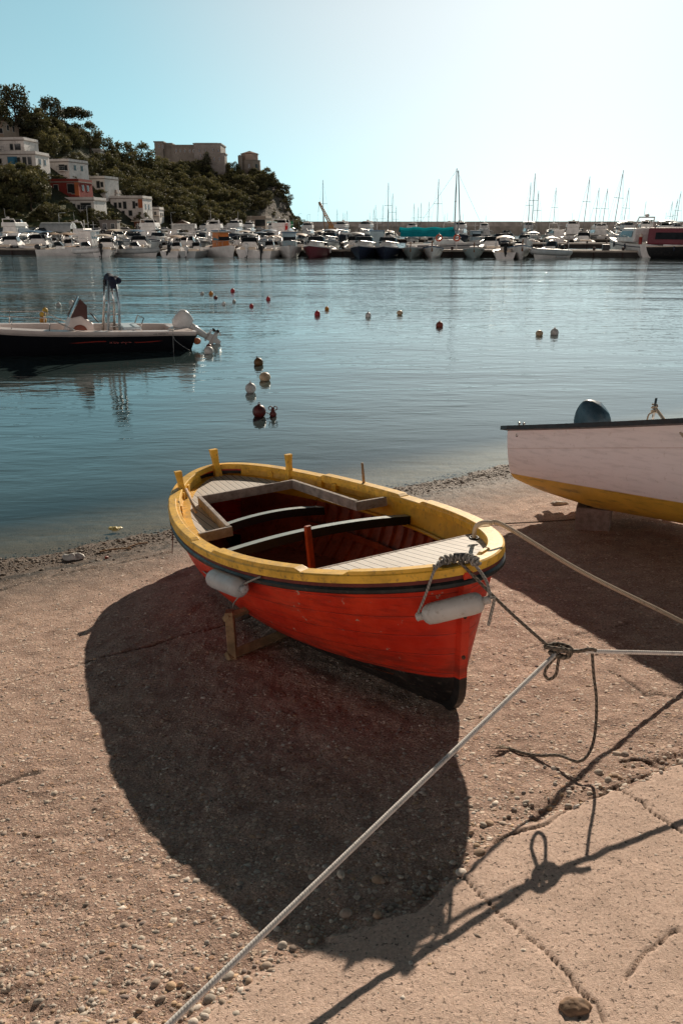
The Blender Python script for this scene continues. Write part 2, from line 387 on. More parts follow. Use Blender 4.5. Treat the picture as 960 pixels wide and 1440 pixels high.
PAL = np.array([(.44, .37, .30), (.34, .23, .155), (.50, .44, .37), (.27, .21, .17), (.38, .33, .28), (.42, .29, .185), (.22, .17, .15), (.52, .46, .40), (.36, .28, .22)])
def stone_cols(n):
    return np.clip(PAL[RNG.integers(0, len(PAL), n)] * RNG.uniform(1.1, 1.85, (n, 1)), 0, 1)
def sample_ground(n, ylo, yhi, power=1.):
    y = ylo + (yhi - ylo) * RNG.uniform(0, 1, n) ** power; x = RNG.uniform(-1, 1, n) * (.47 * y + .35); return np.stack([x, y], -1)
xy = sample_ground(30000, 1.5, 6.4, 1.5)
e_ = np.interp(xy[:, 0], SLX, SLY); onslab = e_ > xy[:, 1] + .02
dd = xy[:, 0] * N2[0] + xy[:, 1] * N2[1] - K0
clus = vnoise(xy[:, 0] * 2.2, xy[:, 1] * 2.2, 77) + .5
keep = (~onslab | (RNG.uniform(0, 1, len(xy)) < .035)) & (dd > .5) & (RNG.uniform(0, 1, len(xy)) < .5 + .5 * clus)
xy = xy[keep]; n = len(xy)
rad = np.clip(np.exp(RNG.normal(math.log(.0066), .48, n)), .003, .021)
o = scatter_stones('pebbles', xy, rad, -.58, stone_cols(n), V0=JV, F0=JF); o.data.materials.append(PEBM)
# bigger cobbles: rubble at the slab edge, and wet shingle along the waterline
en = []
for k in range(420):
    x = RNG.uniform(-.7, 2.); en.append((x, np.interp(x, SLX, SLY) + abs(RNG.normal(.04, .10))))
en = np.array(en); r_ = np.clip(np.exp(RNG.normal(math.log(.0075), .5, len(en))), .003, .020)
o = scatter_stones('rubble', en, r_, .15, stone_cols(len(en))); o.data.materials.append(PEBM)
s_ = RNG.uniform(-6, 8.5, 16000); dd = np.clip(RNG.normal(.26, .17, 16000), -.10, .9)
base = np.array([-1.57, 7.26]); along = np.array([.85, .526])
sh = base + s_[:, None] * along + (dd)[:, None] * np.array(N2) + np.array([0, 0])
o = scatter_stones('shingle', sh, np.clip(np.exp(RNG.normal(math.log(.0075), .5, len(sh))), .003, .032), -.15, stone_cols(len(sh)) * [.20, .17, .14], V0=JV, F0=JF)
m2, t = nt('wet_stone'); g = G(t); pc = g.n('ShaderNodeAttribute', _attribute_name='Col').outputs['Color']
g.out(g.princ(**{'Base__Color': pc, 'Roughness': .75, 'Normal': g.bump(g.noise(g.pos(), 120., 3), .3, .003)})); o.data.materials.append(m2)

# ------------------------------------------------------------------ water
wx = axis(-4., 6., .5, 6000., 1.12); wy = axis(4., 12., .5, 14000., 1.12)
WX, WY = np.meshgrid(wx, wy, indexing='ij'); ii = np.arange(WX.size).reshape(WX.shape)
q = np.stack([ii[:-1, :-1], ii[1:, :-1], ii[1:, 1:], ii[:-1, 1:]], -1).reshape(-1, 4)
V = np.stack([WX, WY, np.zeros_like(WX)], -1).reshape(-1, 3)
cen = V[q].mean(1); q = q[(cen[:, 0] * N2[0] + cen[:, 1] * N2[1] - K0) < 1.5]
me = npmesh('water', V, q); water = bpy.data.objects.new('water', me); C.objects.link(water); tag(water, kind='structure')
m, t = nt('harbour_water'); g = G(t); p = g.pos(); sx, sy, sz = g.sep(p)
dist = g.math('SUBTRACT', g.math('ADD', g.math('MULTIPLY', sx, N2[0]), g.math('MULTIPLY', sy, N2[1])), K0)
mp = g.n('ShaderNodeMapping', Vector=p); mp.inputs['Rotation'].default_value = (0, 0, R(-14)); mp.inputs['Scale'].default_value = (.55, 1.5, 1)
w1 = g.noise(mp.outputs[0], .55, 3, .5, .3); w2 = g.noise(mp.outputs[0], 1.9, 3, .55, .4); w3 = g.noise(mp.outputs[0], 6.5, 2, .5)
w0 = g.noise(mp.outputs[0], .14, 2, .5, .2)
patch = g.rng(g.noise(p, .05, 2), .35, .65, .6, 1.3)
shore = g.math('MULTIPLY', g.rng(dist, -.2, -3.5, .35, 1.), g.rng(sy, 14., 45., .6, 1.5))
hh = g.math('ADD', g.math('MULTIPLY', w1, WAVE[0]), g.math('ADD', g.math('MULTIPLY', w2, WAVE[1]), g.math('MULTIPLY', w3, WAVE[2])))
hh = g.math('ADD', g.math('MULTIPLY', hh, g.math('MULTIPLY', patch, shore)), g.math('MULTIPLY', g.math('MULTIPLY', w0, .26), g.rng(sy, 12., 50., .15, 1.)))
nb = g.bump(hh, 1., 1.)
fr = g.n('ShaderNodeFresnel', IOR=1.33, Normal=nb).outputs[0]
deep = g.n('ShaderNodeBsdfDiffuse', Color=c4(WATER_COL)).outputs[0]
tr = g.n('ShaderNodeBsdfTransparent', Color=(.80, .79, .70, 1)).outputs[0]
dfac = g.rng(g.math('ADD', dist, g.math('MULTIPLY', g.math('SUBTRACT', g.noise(p, 1.1, 3), .5), .7)), -.15, -2.3, .04, 1.)
body = g.n('ShaderNodeMixShader', Fac=dfac, i1=tr, i2=deep).outputs[0]
gl = g.n('ShaderNodeBsdfGlossy', Color=(*WATER_REF, 1), Roughness=.03, Normal=nb).outputs[0]
g.out(g.n('ShaderNodeMixShader', Fac=g.math('MULTIPLY', g.math('MINIMUM', g.math('MULTIPLY', fr, 1.1), 1.), g.math('SUBTRACT', 1., g.n('ShaderNodeNewGeometry').outputs['Backfacing'])), i1=body, i2=gl).outputs[0])
water.data.materials.append(m)
# ================================================================== the red and yellow boat
BL, BB, BES, BEB, BK, HB, ZM, ZS, RAKE = 3.662, .712, .543, .56, .13, .731, .621, .722, .156
BK0 = ong(640, 1003); BROT = (.045, -.128, -1.132)
boat = thing('rowing_boat', 'red wooden rowing boat with yellow gunwale and pale planked decks, hauled out on the slipway', 'rowing boat', BK0, rot=BROT)
BM = np.array(Euler(BROT, 'XYZ').to_matrix())
bw = lambda p: BM @ np.array(p, float) + BK0           # boat to world
def bloc(u, v, axis_i, val):                            # ray through a survey point met with a plane of the boat
    o = BM.T @ (np.array([0, 0, EYE]) - BK0); d = BM.T @ ray(u, v); return o + d * ((val - o[axis_i]) / d[axis_i])
def wf(t):
    t = np.clip(np.asarray(t, float), 1e-9, 1 - 1e-9); b = 4 * t * (1 - t)
    return BB * np.where(t > .5, b ** BEB, b ** BES) * (1 + BK * (t - .5))
def sheer(t):
    u = 2 * np.asarray(t, float) - 1; return ZM + (np.where(u > 0, HB, ZS) - ZM) * u * u
def xg(t): return RAKE - BL + BL * np.asarray(t, float)
tx = lambda x: (x - RAKE + BL) / BL
def hull_pt(t, v, side, ins=0.):
    t = np.asarray(t, float); v = np.asarray(v, float)
    e = np.abs(2 * t - 1) ** 2.2
    full = (1 - (1 - v) ** 2.1) ** .62; vee = np.where(t > .5, v ** .62, v ** .8)
    y = np.maximum(wf(t) - ins, 0) * (full * (1 - e) + vee * e)
    zk = .06 * (1 - t) ** 2 - .028
    z = zk + (sheer(t) - zk) * v
    xb = -.15 * (1 - np.clip(v / .24, 0, 1)) ** 2.2 + .02 + (RAKE - .02) * v ** 1.15
    xa = (RAKE - BL) + .20 * (1 - v) ** 1.5
    x = xa + (xb - xa) * t
    x = x - ins * np.where(t > .5, 1, -1) * e
    return np.stack([x, side * y, z], -1)
# --- materials of the boat
def hull_red():
    m, t = nt('red_hull_paint'); g = G(t); p = g.obj(); uv = g.n('ShaderNodeTexCoord').outputs['UV']
    ux, uy, _ = g.sep(uv)
    n1 = g.noise(p, 3.2, 5, .6); n2 = g.noise(p, 26., 5, .65); n3 = g.noise(p, 9., 4, .7)
    seam = g.math('ABSOLUTE', g.math('SUBTRACT', g.math('FRACT', g.math('MULTIPLY', g.math('ADD', uy, g.math('MULTIPLY', g.math('SUBTRACT', n1, .5), .006)), 7.5)), .5))
    sm = g.rng(seam, .045, .0)
    red = g.mix(g.rng(n1, .3, .7), (.60, .026, .009), (.78, .050, .014))
    mp = g.n('ShaderNodeMapping', Vector=p); mp.inputs['Scale'].default_value = (2.5, 2.5, 16.)
    streak = g.noise(mp.outputs[0], 2.2, 4, .6)
    red = g.mix(g.math('MULTIPLY', g.rng(streak, .45, .7), .45), red, (.27, .020, .010))
    red = g.mix(g.math('MULTIPLY', sm, g.rng(n3, .3, .6, .15, .6)), red, (.10, .012, .008))
    chip = g.math('MULTIPLY', g.rng(n2, .62, .65), g.rng(n3, .55, .62))
    red = g.mix(chip, red, (.50, .36, .27))
    scr = g.rng(g.noise(mp.outputs[0], 9., 3, .5), .70, .74)
    red = g.mix(g.math('MULTIPLY', g.math('MULTIPLY', scr, g.rng(n1, .5, .6)), .6), red, (.52, .22, .15))
    px_, py_, pz_ = g.sep(p)
    lim = g.math('ADD', .185, g.math('ADD', g.math('MULTIPLY', g.math('SUBTRACT', n1, .5), .02), g.math('MULTIPLY', g.rng(px_, -1.2, .1), .02)))
    grime = g.math('MULTIPLY', g.rng(g.math('SUBTRACT', pz_, lim), .16, .0), g.rng(streak, .3, .6)); red = g.mix(g.math('MULTIPLY', grime, .55), red, (.13, .03, .018))
    fade = g.math('MULTIPLY', g.rng(g.noise(p, 1.6, 4, .65), .52, .70), .4); red = g.mix(fade, red, (.62, .10, .055))
    bl = g.rng(g.math('SUBTRACT', lim, pz_), -.004, .004)
    blk = g.mix(g.rng(n3, .4, .7), (.010, .009, .009), (.035, .028, .024))
    blk = g.mix(g.math('MULTIPLY', g.rng(n2, .58, .66), .5), blk, (.16, .12, .09))
    col = g.mix(bl, red, blk)
    h = g.math('SUBTRACT', g.math('ADD', g.math('MULTIPLY', n2, .25), g.math('MULTIPLY', n1, .6)), g.math('MULTIPLY', sm, .7))
    g.out(g.princ(**{'Base__Color': col, 'Roughness': g.rng(n2, .3, .7, .38, .6), 'Normal': g.bump(h, .35, .006), 'IOR': 1.45})); return m
M_RED = hull_red()
M_YEL = pm('yellow_gunwale_paint', (.86, .49, .05), .48, .16, 9., .15, .003, dirt=(.30, .17, .05), dirt_amt=.75)
M_YIN = pm('yellow_inner_paint', (.72, .40, .03), .5, .12, 6., .15, .003, dirt=(.25, .11, .02), dirt_amt=.4)
M_MAR = pm('maroon_paint', (.14, .018, .012), .5, .2, 9.)
M_RUB = pm('black_rubbing_paint', (.014, .018, .018), .45, .3, 9., .2, dirt=(.08, .07, .06), dirt_amt=.4)
M_INB = pm('brown_inner_paint', (.36, .095, .045), .6, .2, 7., .2, dirt=(.06, .02, .012), dirt_amt=.5)
M_ORG = pm('orange_paint', (.50, .09, .02), .5, .15, 9.)
M_GRW = pm('weathered_grey_wood', (.38, .32, .28), .8, .22, 14., .4, .003, dirt=(.10, .075, .06), dirt_amt=.5)
M_BMT = pm('grey_green_paint', (.42, .46, .43), .4, .08, 9., .1, dirt=(.2, .2, .18), dirt_amt=.3)
M_BMS = pm('tar_black_paint', (.012, .012, .012), .6, .2, 9.)
M_PIN = pm('bare_wood', (.40, .26, .15), .7, .2, 30., .3)
def deck_mat():
    m, t = nt('pale_deck_planks'); g = G(t); p = g.obj(); x, y, z = g.sep(p)
    f = g.math('DIVIDE', y, .046); fr_ = g.math('FRACT', f); row = g.math('FLOOR', f)
    d = g.math('ABSOLUTE', g.math('SUBTRACT', fr_, .5)); seam = g.rng(d, .43, .465)
    rn = g.n('ShaderNodeTexWhiteNoise', _noise_dimensions='1D', W=row).outputs[0]
    mp = g.n('ShaderNodeMapping', Vector=p); mp.inputs['Scale'].default_value = (1.5, 22., 22.)
    gr = g.noise(mp.outputs[0], 5., 4, .6); st = g.noise(p, 5., 4, .6)
    col = g.mix(gr, (.56, .50, .44), (.76, .70, .63)); col = g.mix(g.math('MULTIPLY', rn, .35), col, (.58, .53, .47))
    col = g.mix(g.math('MULTIPLY', g.rng(st, .5, .72), .4), col, (.44, .37, .30)); col = g.mix(seam, col, (.035, .03, .028))
    g.out(g.princ(**{'Base__Color': col, 'Roughness': .62, 'Normal': g.bump(g.math('SUBTRACT', g.math('MULTIPLY', gr, .3), seam), .5, .003)})); return m
M_DECK = deck_mat()
# --- hull skin
ts = .5 - .5 * np.cos(np.linspace(0, math.pi, 72)); vs = np.concatenate([np.linspace(0, .2, 8), np.linspace(.2, 1, 22)[1:]])
mb = MB()
for side in (-1, 1):
    TT, VV = np.meshgrid(ts, vs, indexing='ij'); P = hull_pt(TT, VV, side)
    mb.grid(P if side > 0 else P, UV=[(float(a), float(b)) for a, b in zip(TT.ravel(), VV.ravel())])
hull = mb.build('hull', M_RED, boat)
# stem post and keel
mb = MB(); prof = []
vv = np.linspace(0, 1.0, 22)
P = hull_pt(np.ones(22), vv, 1); keel = hull_pt(np.linspace(.15, .999, 24), np.zeros(24), 1)
path = np.concatenate([keel + [0, 0, -.012], P[2:] + [.010, 0, 0]])
T_ = np.gradient(path, axis=0); T_ /= np.linalg.norm(T_, axis=1)[:, None]; Nn = np.stack([T_[:, 2], 0 * T_[:, 0], -T_[:, 0]], -1)
hw = np.concatenate([np.full(24, .022), np.full(20, .026)])
ring = np.stack([path + np.array([0, 1, 0]) * hw[:, None] - Nn * .05, path + np.array([0, 1, 0]) * hw[:, None] * .75 + Nn * .022, path - np.array([0, 1, 0]) * hw[:, None] * .75 + Nn * .022, path - np.array([0, 1, 0]) * hw[:, None] - Nn * .05], 1)
mb.grid(ring, smooth=False); mb.build('stem', M_RED, hull)
for (u, v) in ((628, 906), (650, 925), (652, 868)):
    q = bloc(u, v, 1, -.035); q[1] = -.03
    MB().lathe([(.002, -.006), (.009, -.004), (.009, .003), (.003, .006)], q, (.3, -1, 0), 8).build('bolt', pm('rusty_iron', (.10, .05, .03), .8, .3, 40.), hull)
# --- gunwale ring by arc length: s 0 stern, .5 bow, starboard first
tq = .5 - .5 * np.cos(np.linspace(0, math.pi, 500))
ringp = np.concatenate([np.stack([xg(tq), -wf(tq), sheer(tq)], -1), np.stack([xg(tq), wf(tq), sheer(tq)], -1)[::-1][1:-1]])
cl = np.concatenate([ringp, ringp[:1]]); arc = np.concatenate([[0], np.cumsum(np.linalg.norm(np.diff(cl[:, :2], axis=0), axis=1))]); ALEN = arc[-1]
def ring_at(s):
    s = np.mod(np.asarray(s, float), 1.) * ALEN; return np.stack([np.interp(s, arc, cl[:, i]) for i in range(3)], -1)
def ring_n(s):
    e = .004; d = ring_at(np.asarray(s) + e) - ring_at(np.asarray(s) - e); n = np.stack([d[..., 1], -d[..., 0]], -1); return n / np.linalg.norm(n, axis=-1, keepdims=True)
def s_of(t, side):
    t = np.clip(t, 0, 1); i = np.interp(t, tq, np.arange(500)); a = np.interp(i, np.arange(500), arc[:500]) / ALEN
    return a if side < 0 else 1 - a
def sweep(s0, s1, prof, n=60, closed=False, taper=0., zoff=0., mi=0, mb=None, bow=None):
    """prof: list of (outward offset, height) round the section"""
    mb = mb or MB(); s = np.linspace(s0, s1, n, endpoint=not closed); P = ring_at(s); N = ring_n(s); pr = np.array(prof, float); rows = []
    for i in range(n):
        k = 1.
        if taper: 
            d = min(i, n - 1 - i) / n * abs(s1 - s0) * ALEN; k = min(1, .25 + d / taper)
        rows.append([[P[i][0] + N[i][0] * a, P[i][1] + N[i][1] * a, P[i][2] + zoff + b * (k if b > pr[:, 1].min() + 1e-6 else 1)] for a, b in pr] + [[P[i][0] + N[i][0] * pr[0][0], P[i][1] + N[i][1] * pr[0][0], P[i][2] + zoff + pr[0][1] * (k if pr[0][1] > pr[:, 1].min() + 1e-6 else 1)]])
    rows = np.array(rows); mb.grid(rows, closed_u=closed, smooth=False, mi=mi)
    if not closed:
        m_ = len(prof); k0 = mb.k
        mb.add(rows[0][:-1], [tuple(range(m_))], mi, smooth=False); mb.add(rows[-1][:-1], [tuple(range(m_ - 1, -1, -1))], mi, smooth=False)
    return mb
CAPO, CAPI = .030, -.050
cap = sweep(0, 1, [(CAPO, -.012), (CAPO, .021), (CAPO - .008, .027), (CAPI + .004, .027), (CAPI, .021), (CAPI, -.012)], 260, True).build('gunwale', M_YEL, boat)
sweep(0, 1, [(.004, -.032), (.021, -.032), (.021, -.0125), (.004, -.0125)], 260, True).build('maroon_band', M_MAR, boat)
sweep(0, 1, [(-.012, -.066), (.022, -.064), (.031, -.057), (.031, -.043), (.022, -.033), (-.012, -.033)], 260, True).build('rubbing_strake', M_RUB, boat)
for a, b, o0, o1, hh in ((s_of(.205, -1), s_of(.544, -1), .026, -.03, .014), (s_of(.615, -1), s_of(.855, -1), .022, -.045, .018), (s_of(.90, -1), .493, .024, -.03, .014),
                         (s_of(.232, 1), s_of(.523, 1), .02, -.05, .018), (s_of(.575, 1), s_of(.84, 1), .02, -.05, .018), (.512, s_of(.955, 1), -.02, -.045, .012)):
    sweep(a, b, [(o0, .026), (o0 - .004, .026 + hh), (o1 + .004, .026 + hh), (o1, .026)], 50, taper=.09).build('thole_pad', M_YEL, cap, bevel=.004)
# --- inside skin: yellow upper strake, brown below
mb = MB()
v2 = np.array([.16, .22, .3, .4, .5, .6, .7, .76, .761, .82, .88, .94, .985])
t2 = np.linspace(.03, .97, 60)
for side in (-1, 1):
    TT, VV = np.meshgrid(t2, v2, indexing='ij'); mb.grid(hull_pt(TT, VV, side, .035), mrow=[1] * 8 + [0] * 4)
mb.build('inner_planking', [M_YIN, M_INB], boat)
mb = MB()
for side in (1, -1):
    a = hull_pt(np.linspace(.24, .86, 50), np.full(50, .80), side, .055); b = hull_pt(np.linspace(.24, .86, 50), np.full(50, .77), side, .055); mb.tube((a + b) / 2, .011, 6)
mb.build('inner_beading', M_YIN, boat)
for side in (1, -1):
    for k in range(17):
        tt = .23 + k * .0385; v = np.linspace(.14, .755, 12); A = hull_pt(np.full(12, tt), v, side, .036); B_ = hull_pt(np.full(12, tt), v, side, .064)
        d = np.array([.016, 0, 0]); mb = MB(); mb.grid(np.stack([A - d, B_ - d, B_ + d, A + d], 1), smooth=False); mb.build('rib', M_INB, boat)
    a = hull_pt(np.linspace(.22, .82, 40), np.full(40, .52), side, .075); mb = MB(); d = np.array([0, 0, .022]); e = np.array([0, -side * .012, 0])
    mb.grid(np.stack([a - d, a - d + e, a + d + e, a + d, a - d], 1), smooth=False); mb.build('stringer', M_INB, boat)
tf = np.linspace(.12, .90, 30); zf = .17
def half_at(t, z):
    vq = np.linspace(.02, 1, 60); P = hull_pt(np.full(60, t), vq, 1, .04); return float(np.interp(z, P[:, 2], P[:, 1]))
mb = MB(); mb.grid(np.array([[[xg(t), -half_at(t, zf), zf], [xg(t), half_at(t, zf), zf]] for t in tf]), smooth=False)
mb.build('floorboards', M_INB, boat)
# --- decks
DZ = -.052
def deck_rows(tarr, lo, hi, n=9):
    rows = []
    for t in tarr:
        y0, y1 = lo(t), hi(t); rows.append([[xg(t), y0 + (y1 - y0) * k / (n - 1), sheer(t) + DZ] for k in range(n)])
    return np.array(rows)
def deck_strip(mb, tarr, lo, hi, n=9, mi=0): mb.grid(deck_rows(tarr, lo, hi, n), mi, smooth=False)
edge_w = lambda t: float(max(.004, wf(t) - .03)); inn = lambda t: max(.003, edge_w(t) - (.09 if t < .5 else .05))
tA = .2125; tB = .466; YC0, YC1 = .36, .44
mb = MB(); ta = np.linspace(.012, tA, 22)
deck_strip(mb, ta, lambda t: -inn(t), inn); deck_strip(mb, ta, inn, edge_w, 3, 1); deck_strip(mb, ta, lambda t: -edge_w(t), lambda t: -inn(t), 3, 1)
tb = np.linspace(tA, tB, 16); yc = lambda t: YC0 + (YC1 - YC0) * (t - tA) / (tB - tA)
deck_strip(mb, tb, yc, inn, 5); deck_strip(mb, tb, inn, edge_w, 3, 1); deck_strip(mb, tb, lambda t: -inn(t), lambda t: -yc(t), 5); deck_strip(mb, tb, lambda t: -edge_w(t), lambda t: -inn(t), 3, 1)
mb.build('aft_deck', [M_DECK, M_YEL], boat)
mb = MB(); tc = np.linspace(.804, .990, 20)
DZ = -.022; deck_strip(mb, tc, lambda t: -edge_w(t), edge_w, 15)
x0 = float(xg(.804)); zt = float(sheer(.804)) + DZ
mb.box((x0 - .008, 0, zt - .028), (.016, 2 * edge_w(.804), .06), mi=1); mb.build('foredeck', [M_DECK, M_GRW], boat); DZ = -.045
# coaming of weathered boards
def plank(a, b, h, th, zc, mat, name, parent, n=2, top=None):
    a = np.array(a, float); b = np.array(b, float); d = (b - a) / np.linalg.norm(b - a); nrm = np.array([-d[1], d[0], 0]) * th / 2; L = np.linspace(0, 1, n)[:, None]
    P = a + (b - a) * L; z = np.array([0, 0, 1.]) * h / 2; mb = MB()
    rows = np.stack([P - nrm - z, P + nrm - z, P + nrm + z, P - nrm + z, P - nrm - z], 1) + np.array([0, 0, zc]); mb.grid(rows, smooth=False)
    mb.add(rows[0][:4], [(0, 1, 2, 3)], smooth=False); mb.add(rows[-1][:4], [(3, 2, 1, 0)], smooth=False)
    return mb.build(name, mat, parent, bevel=.004)
zc = lambda t: float(sheer(t)) + DZ + .012
cA, cB = float(xg(tA)), float(xg(tB))
plank((cA, -YC0 - .01, zc(tA)), (cA, YC0 + .01, zc(tA)), .065, .028, 0.012, M_GRW, 'coaming', boat)
for sd in (-1, 1):
    plank((cA + .016, sd * YC0, zc(tA)), (cB, sd * YC1, zc(tB) + .006), .065, .028, 0.012, M_GRW, 'coaming', boat)
    plank((cB + .006, sd * (YC1 - .017), zc(tB) + .004), (cB + .03, sd * (edge_w(tB) - .04), zc(tB) + .004), .06, .028, 0.012, M_GRW, 'coaming', boat)
# deck beams across the well
for (x, cam_) in ((-2.25, .035), (-1.54, .045)):
    t = tx(x); yw = (YC0 + .02) if x < -2 else half_at(t, .56) - .005; yy = np.linspace(-yw, yw, 26)
    zt = sheer(t) + DZ - .022 + cam_ * (1 - (yy / yw) ** 2) - (.012 if x > -2 else .03); mb = MB(); r = []
    for y, z in zip(yy, zt): r.append([[x - .032, y, z - .055], [x + .032, y, z - .055], [x + .032, y, z], [x - .032, y, z], [x - .032, y, z - .055]])
    mb.grid(np.array(r), smooth=False, mrow=[1, 1, 0, 1]); o = mb.build('deck_beam', [M_BMT, M_BMS], boat)
# low thwart, red board and the orange post
MB().box((-.72, 0, .33), (.03, 2 * half_at(tx(-.72), .24) - .02, .18)).build('bulkhead', M_INB, boat, bevel=.004)
MB().box((-1.02, 0, .27), (.16, 2 * half_at(tx(-1.02), .25) - .02, .03)).build('thwart', M_INB, boat, bevel=.004)
MB().box((-1.49, -.045, .385), (.028, .042, .47), rz=.3, taper=.95).build('post', M_ORG, boat, bevel=.005)
# stern posts with flared heads, bulwark knees, thole pins
def post(x, y, z0, h, lx, ly, wd, name, mat=M_YEL):
    rows = []
    for k, (zz, ww) in enumerate(((0, 1.25), (.25, 1.05), (.55, .85), (.85, 1.0), (1, 1.12))):
        cx, cy, c_z = x + lx * zz ** 1.5, y + ly * zz ** 1.5, z0 + h * zz; a = wd * ww
        rows.append([[cx - a * .6, cy - a * .5, c_z], [cx + a * .6, cy - a * .5, c_z], [cx + a * .6, cy + a * .5, c_z], [cx - a * .6, cy + a * .5, c_z], [cx - a * .6, cy - a * .5, c_z]])
    mb = MB(); rows = np.array(rows); mb.grid(rows, smooth=False); mb.add(rows[-1][:4], [(0, 1, 2, 3)], smooth=False); return mb.build(name, mat, boat, bevel=.005)
post(xg(.0) + .055, 0, ZS - .09, .24, -.05, 0, .052, 'sternpost')
for sd, (tt) in ((-1, .140), (1, .150)):
    post(float(xg(tt)), sd * (float(wf(tt)) - .045), float(sheer(tt)) - .05, .20, -.012, sd * .012, .044, 'quarter_post')
for sd in (-1, 1):
    for tt in (.045, .10, .15, .245, .29):
        P = np.array([xg(tt), sd * (wf(tt) - .05), sheer(tt) - .028]); MB().box(P, (.028, .05, .06), rz=math.atan2(*(ring_n(s_of(tt, sd))[::-1])) ).build('knee', M_YEL, boat, bevel=.004)
q = np.array([xg(.372), float(wf(.372)) - .01, float(sheer(.372)) + .03]); MB().tube([q, q + [0, .002, .155]], [.011, .009], 8).build('thole_pin', M_PIN, boat)
a = bloc(262, 688, 2, .735); b = bloc(276, 720, 2, .665)
MB().tube([a, b], [.010, .011], 8).build('tiller_stick', M_PIN, boat)
q = bloc(637, 817, 1, -.06)
# ================================================================== ropes, fenders, props round the boat
def rope_mat(name, c1, c2, freq=70., rough=.85):
    m, t = nt(name); g = G(t); uv = g.n('ShaderNodeTexCoord').outputs['UV']; ux, uy, _ = g.sep(uv)
    f = g.math('SINE', g.math('MULTIPLY', g.math('ADD', g.math('MULTIPLY', ux, freq), g.math('MULTIPLY', uy, 2.)), 6.2832)); f = g.rng(f, -1, 1)
    nn = g.noise(g.obj(), 60., 4, .7)
    col = g.mix(f, c1, c2); col = g.mix(g.math('MULTIPLY', g.rng(nn, .5, .7), .5), col, tuple(x * .4 for x in c1))
    g.out(g.princ(**{'Base__Color': col, 'Roughness': rough, 'Normal': g.bump(f, .3, .0012)})); return m
M_RW = rope_mat('white_braided_rope', (.70, .66, .62), (.84, .80, .76), 110.)
M_RB = rope_mat('brown_flecked_rope', (.06, .05, .04), (.26, .21, .16), 45.)
M_RT = rope_mat('tan_rope', (.36, .29, .21), (.60, .50, .39), 110.)
M_RG = rope_mat('grey_rope', (.22, .20, .18), (.42, .39, .35), 60.)
blw = lambda *a: bw(bloc(*a))
def smooth(pts, n=60):
    P = np.array(pts, float); k = len(P); out = []
    for i in range(k - 1):
        p0 = P[max(i - 1, 0)]; p1 = P[i]; p2 = P[i + 1]; p3 = P[min(i + 2, k - 1)]
        for t in np.linspace(0, 1, max(4, n // (k - 1)), endpoint=False):
            out.append(.5 * ((2 * p1) + (p2 - p0) * t + (2 * p0 - 5 * p1 + 4 * p2 - p3) * t * t + (3 * p1 - p0 - 3 * p2 + p3) * t ** 3))
    out.append(P[-1]); return np.array(out)
def rope(pts, r, mat, label, n=60, name='rope', group=None, mb=None, sag=0.):
    P = smooth(pts, n)
    if sag: P[:, 2] -= sag * np.sin(np.linspace(0, math.pi, len(P)))
    o = (mb or MB()).tube(P, r, 8).build(name, mat); return tag(o, label, 'rope', group)
KN = lift(757, 1255, 785, 915)
RA = lift(490, 1430, 557, 1134)
dA = RA - KN; endA = KN + dA * 2.05
rope([KN, RA, endA], .0088, M_RW, 'white braided rope running tight from the knot to the lower left corner', 24)
RBp = np.array([1.46, 3.10, .93]); RBm = KN + (RBp - KN) * .5
rope([KN, RBm, RBp, KN + (RBp - KN) * 2.6, np.array([3.9, 3.3, zg(3.9, 3.3) + .012])], .0088, M_RW, 'white braided rope stretched level from the knot to the right edge', 24)
# the knot with its hanging eye, and the slack tail
mb = MB(); kk = lambda *a: KN + np.array(a)
mb.tube(smooth([kk(-.055, .01, .012), kk(-.02, -.022, .02), kk(.02, -.018, .012), kk(.045, .0, .0), kk(.02, .02, -.012), kk(-.02, .015, -.01), kk(-.035, -.012, -.004), kk(-.005, -.03, -.012), kk(.035, -.015, -.018), kk(.05, .008, .005), kk(.0, .026, .016), kk(-.045, .005, .018)], 90), .0095, 8)
mb.tube(smooth([kk(.0, -.01, .022), kk(.03, -.02, .008), kk(.03, -.01, -.02), kk(.0, .01, -.024), kk(-.02, -.02, -.012), kk(0, -.01, .022)], 50), .0085, 8)
mb.tube(smooth([kk(.02, .0, .0), kk(.08, .004, -.004), kk(.12, .004, .004), kk(.15, .003, .0)], 24), .008, 8)
knot = tag(mb.build('knot', M_RB), 'bulky brown rope knot hanging in mid air where the mooring lines meet', 'knot')
mb = MB(); mb.tube(smooth([kk(-.01, -.02, -.01), kk(-.042, -.02, -.055), kk(-.052, -.015, -.095), kk(-.032, -.012, -.122), kk(-.006, -.012, -.10), kk(-.002, -.014, -.04), kk(.004, -.012, -.008)], 50), .0065, 8)
mb.build('hanging_eye', M_RB, knot)
D0 = lift(823, 1228, 832, 918)
def gpt(u, v, h=.008): p = ong(u, v); p[2] = float(gheight(p[0], p[1])) + h; return p
dend = gpt(712, 1057)
Dp = [D0, at(834, 948, D0[1] - .03), at(838, 985, D0[1] - .07), at(836, 1030, D0[1] - .14), at(828, 1058, D0[1] - .20), at(812, 1071, D0[1] - .225), gpt(785, 1074, .035), gpt(758, 1068, .012), gpt(735, 1062), dend]
mb = MB()
for k in range(9):
    a = dend + RNG.normal(0, .003, 3); mb.tube([dend + np.array([.02, -.003, 0]), a + [-.02, .008 * RNG.normal(), .002], a + [-.05 - .01 * k % .03, .016 * RNG.normal(), .004 + .004 * RNG.uniform()]], [.003, .002, .0008], 5)
ro = rope(Dp, .0062, M_RB, 'brown flecked rope tail looping down to the ground with a frayed end', 80)
mb.build('frayed_end', M_RT, ro)
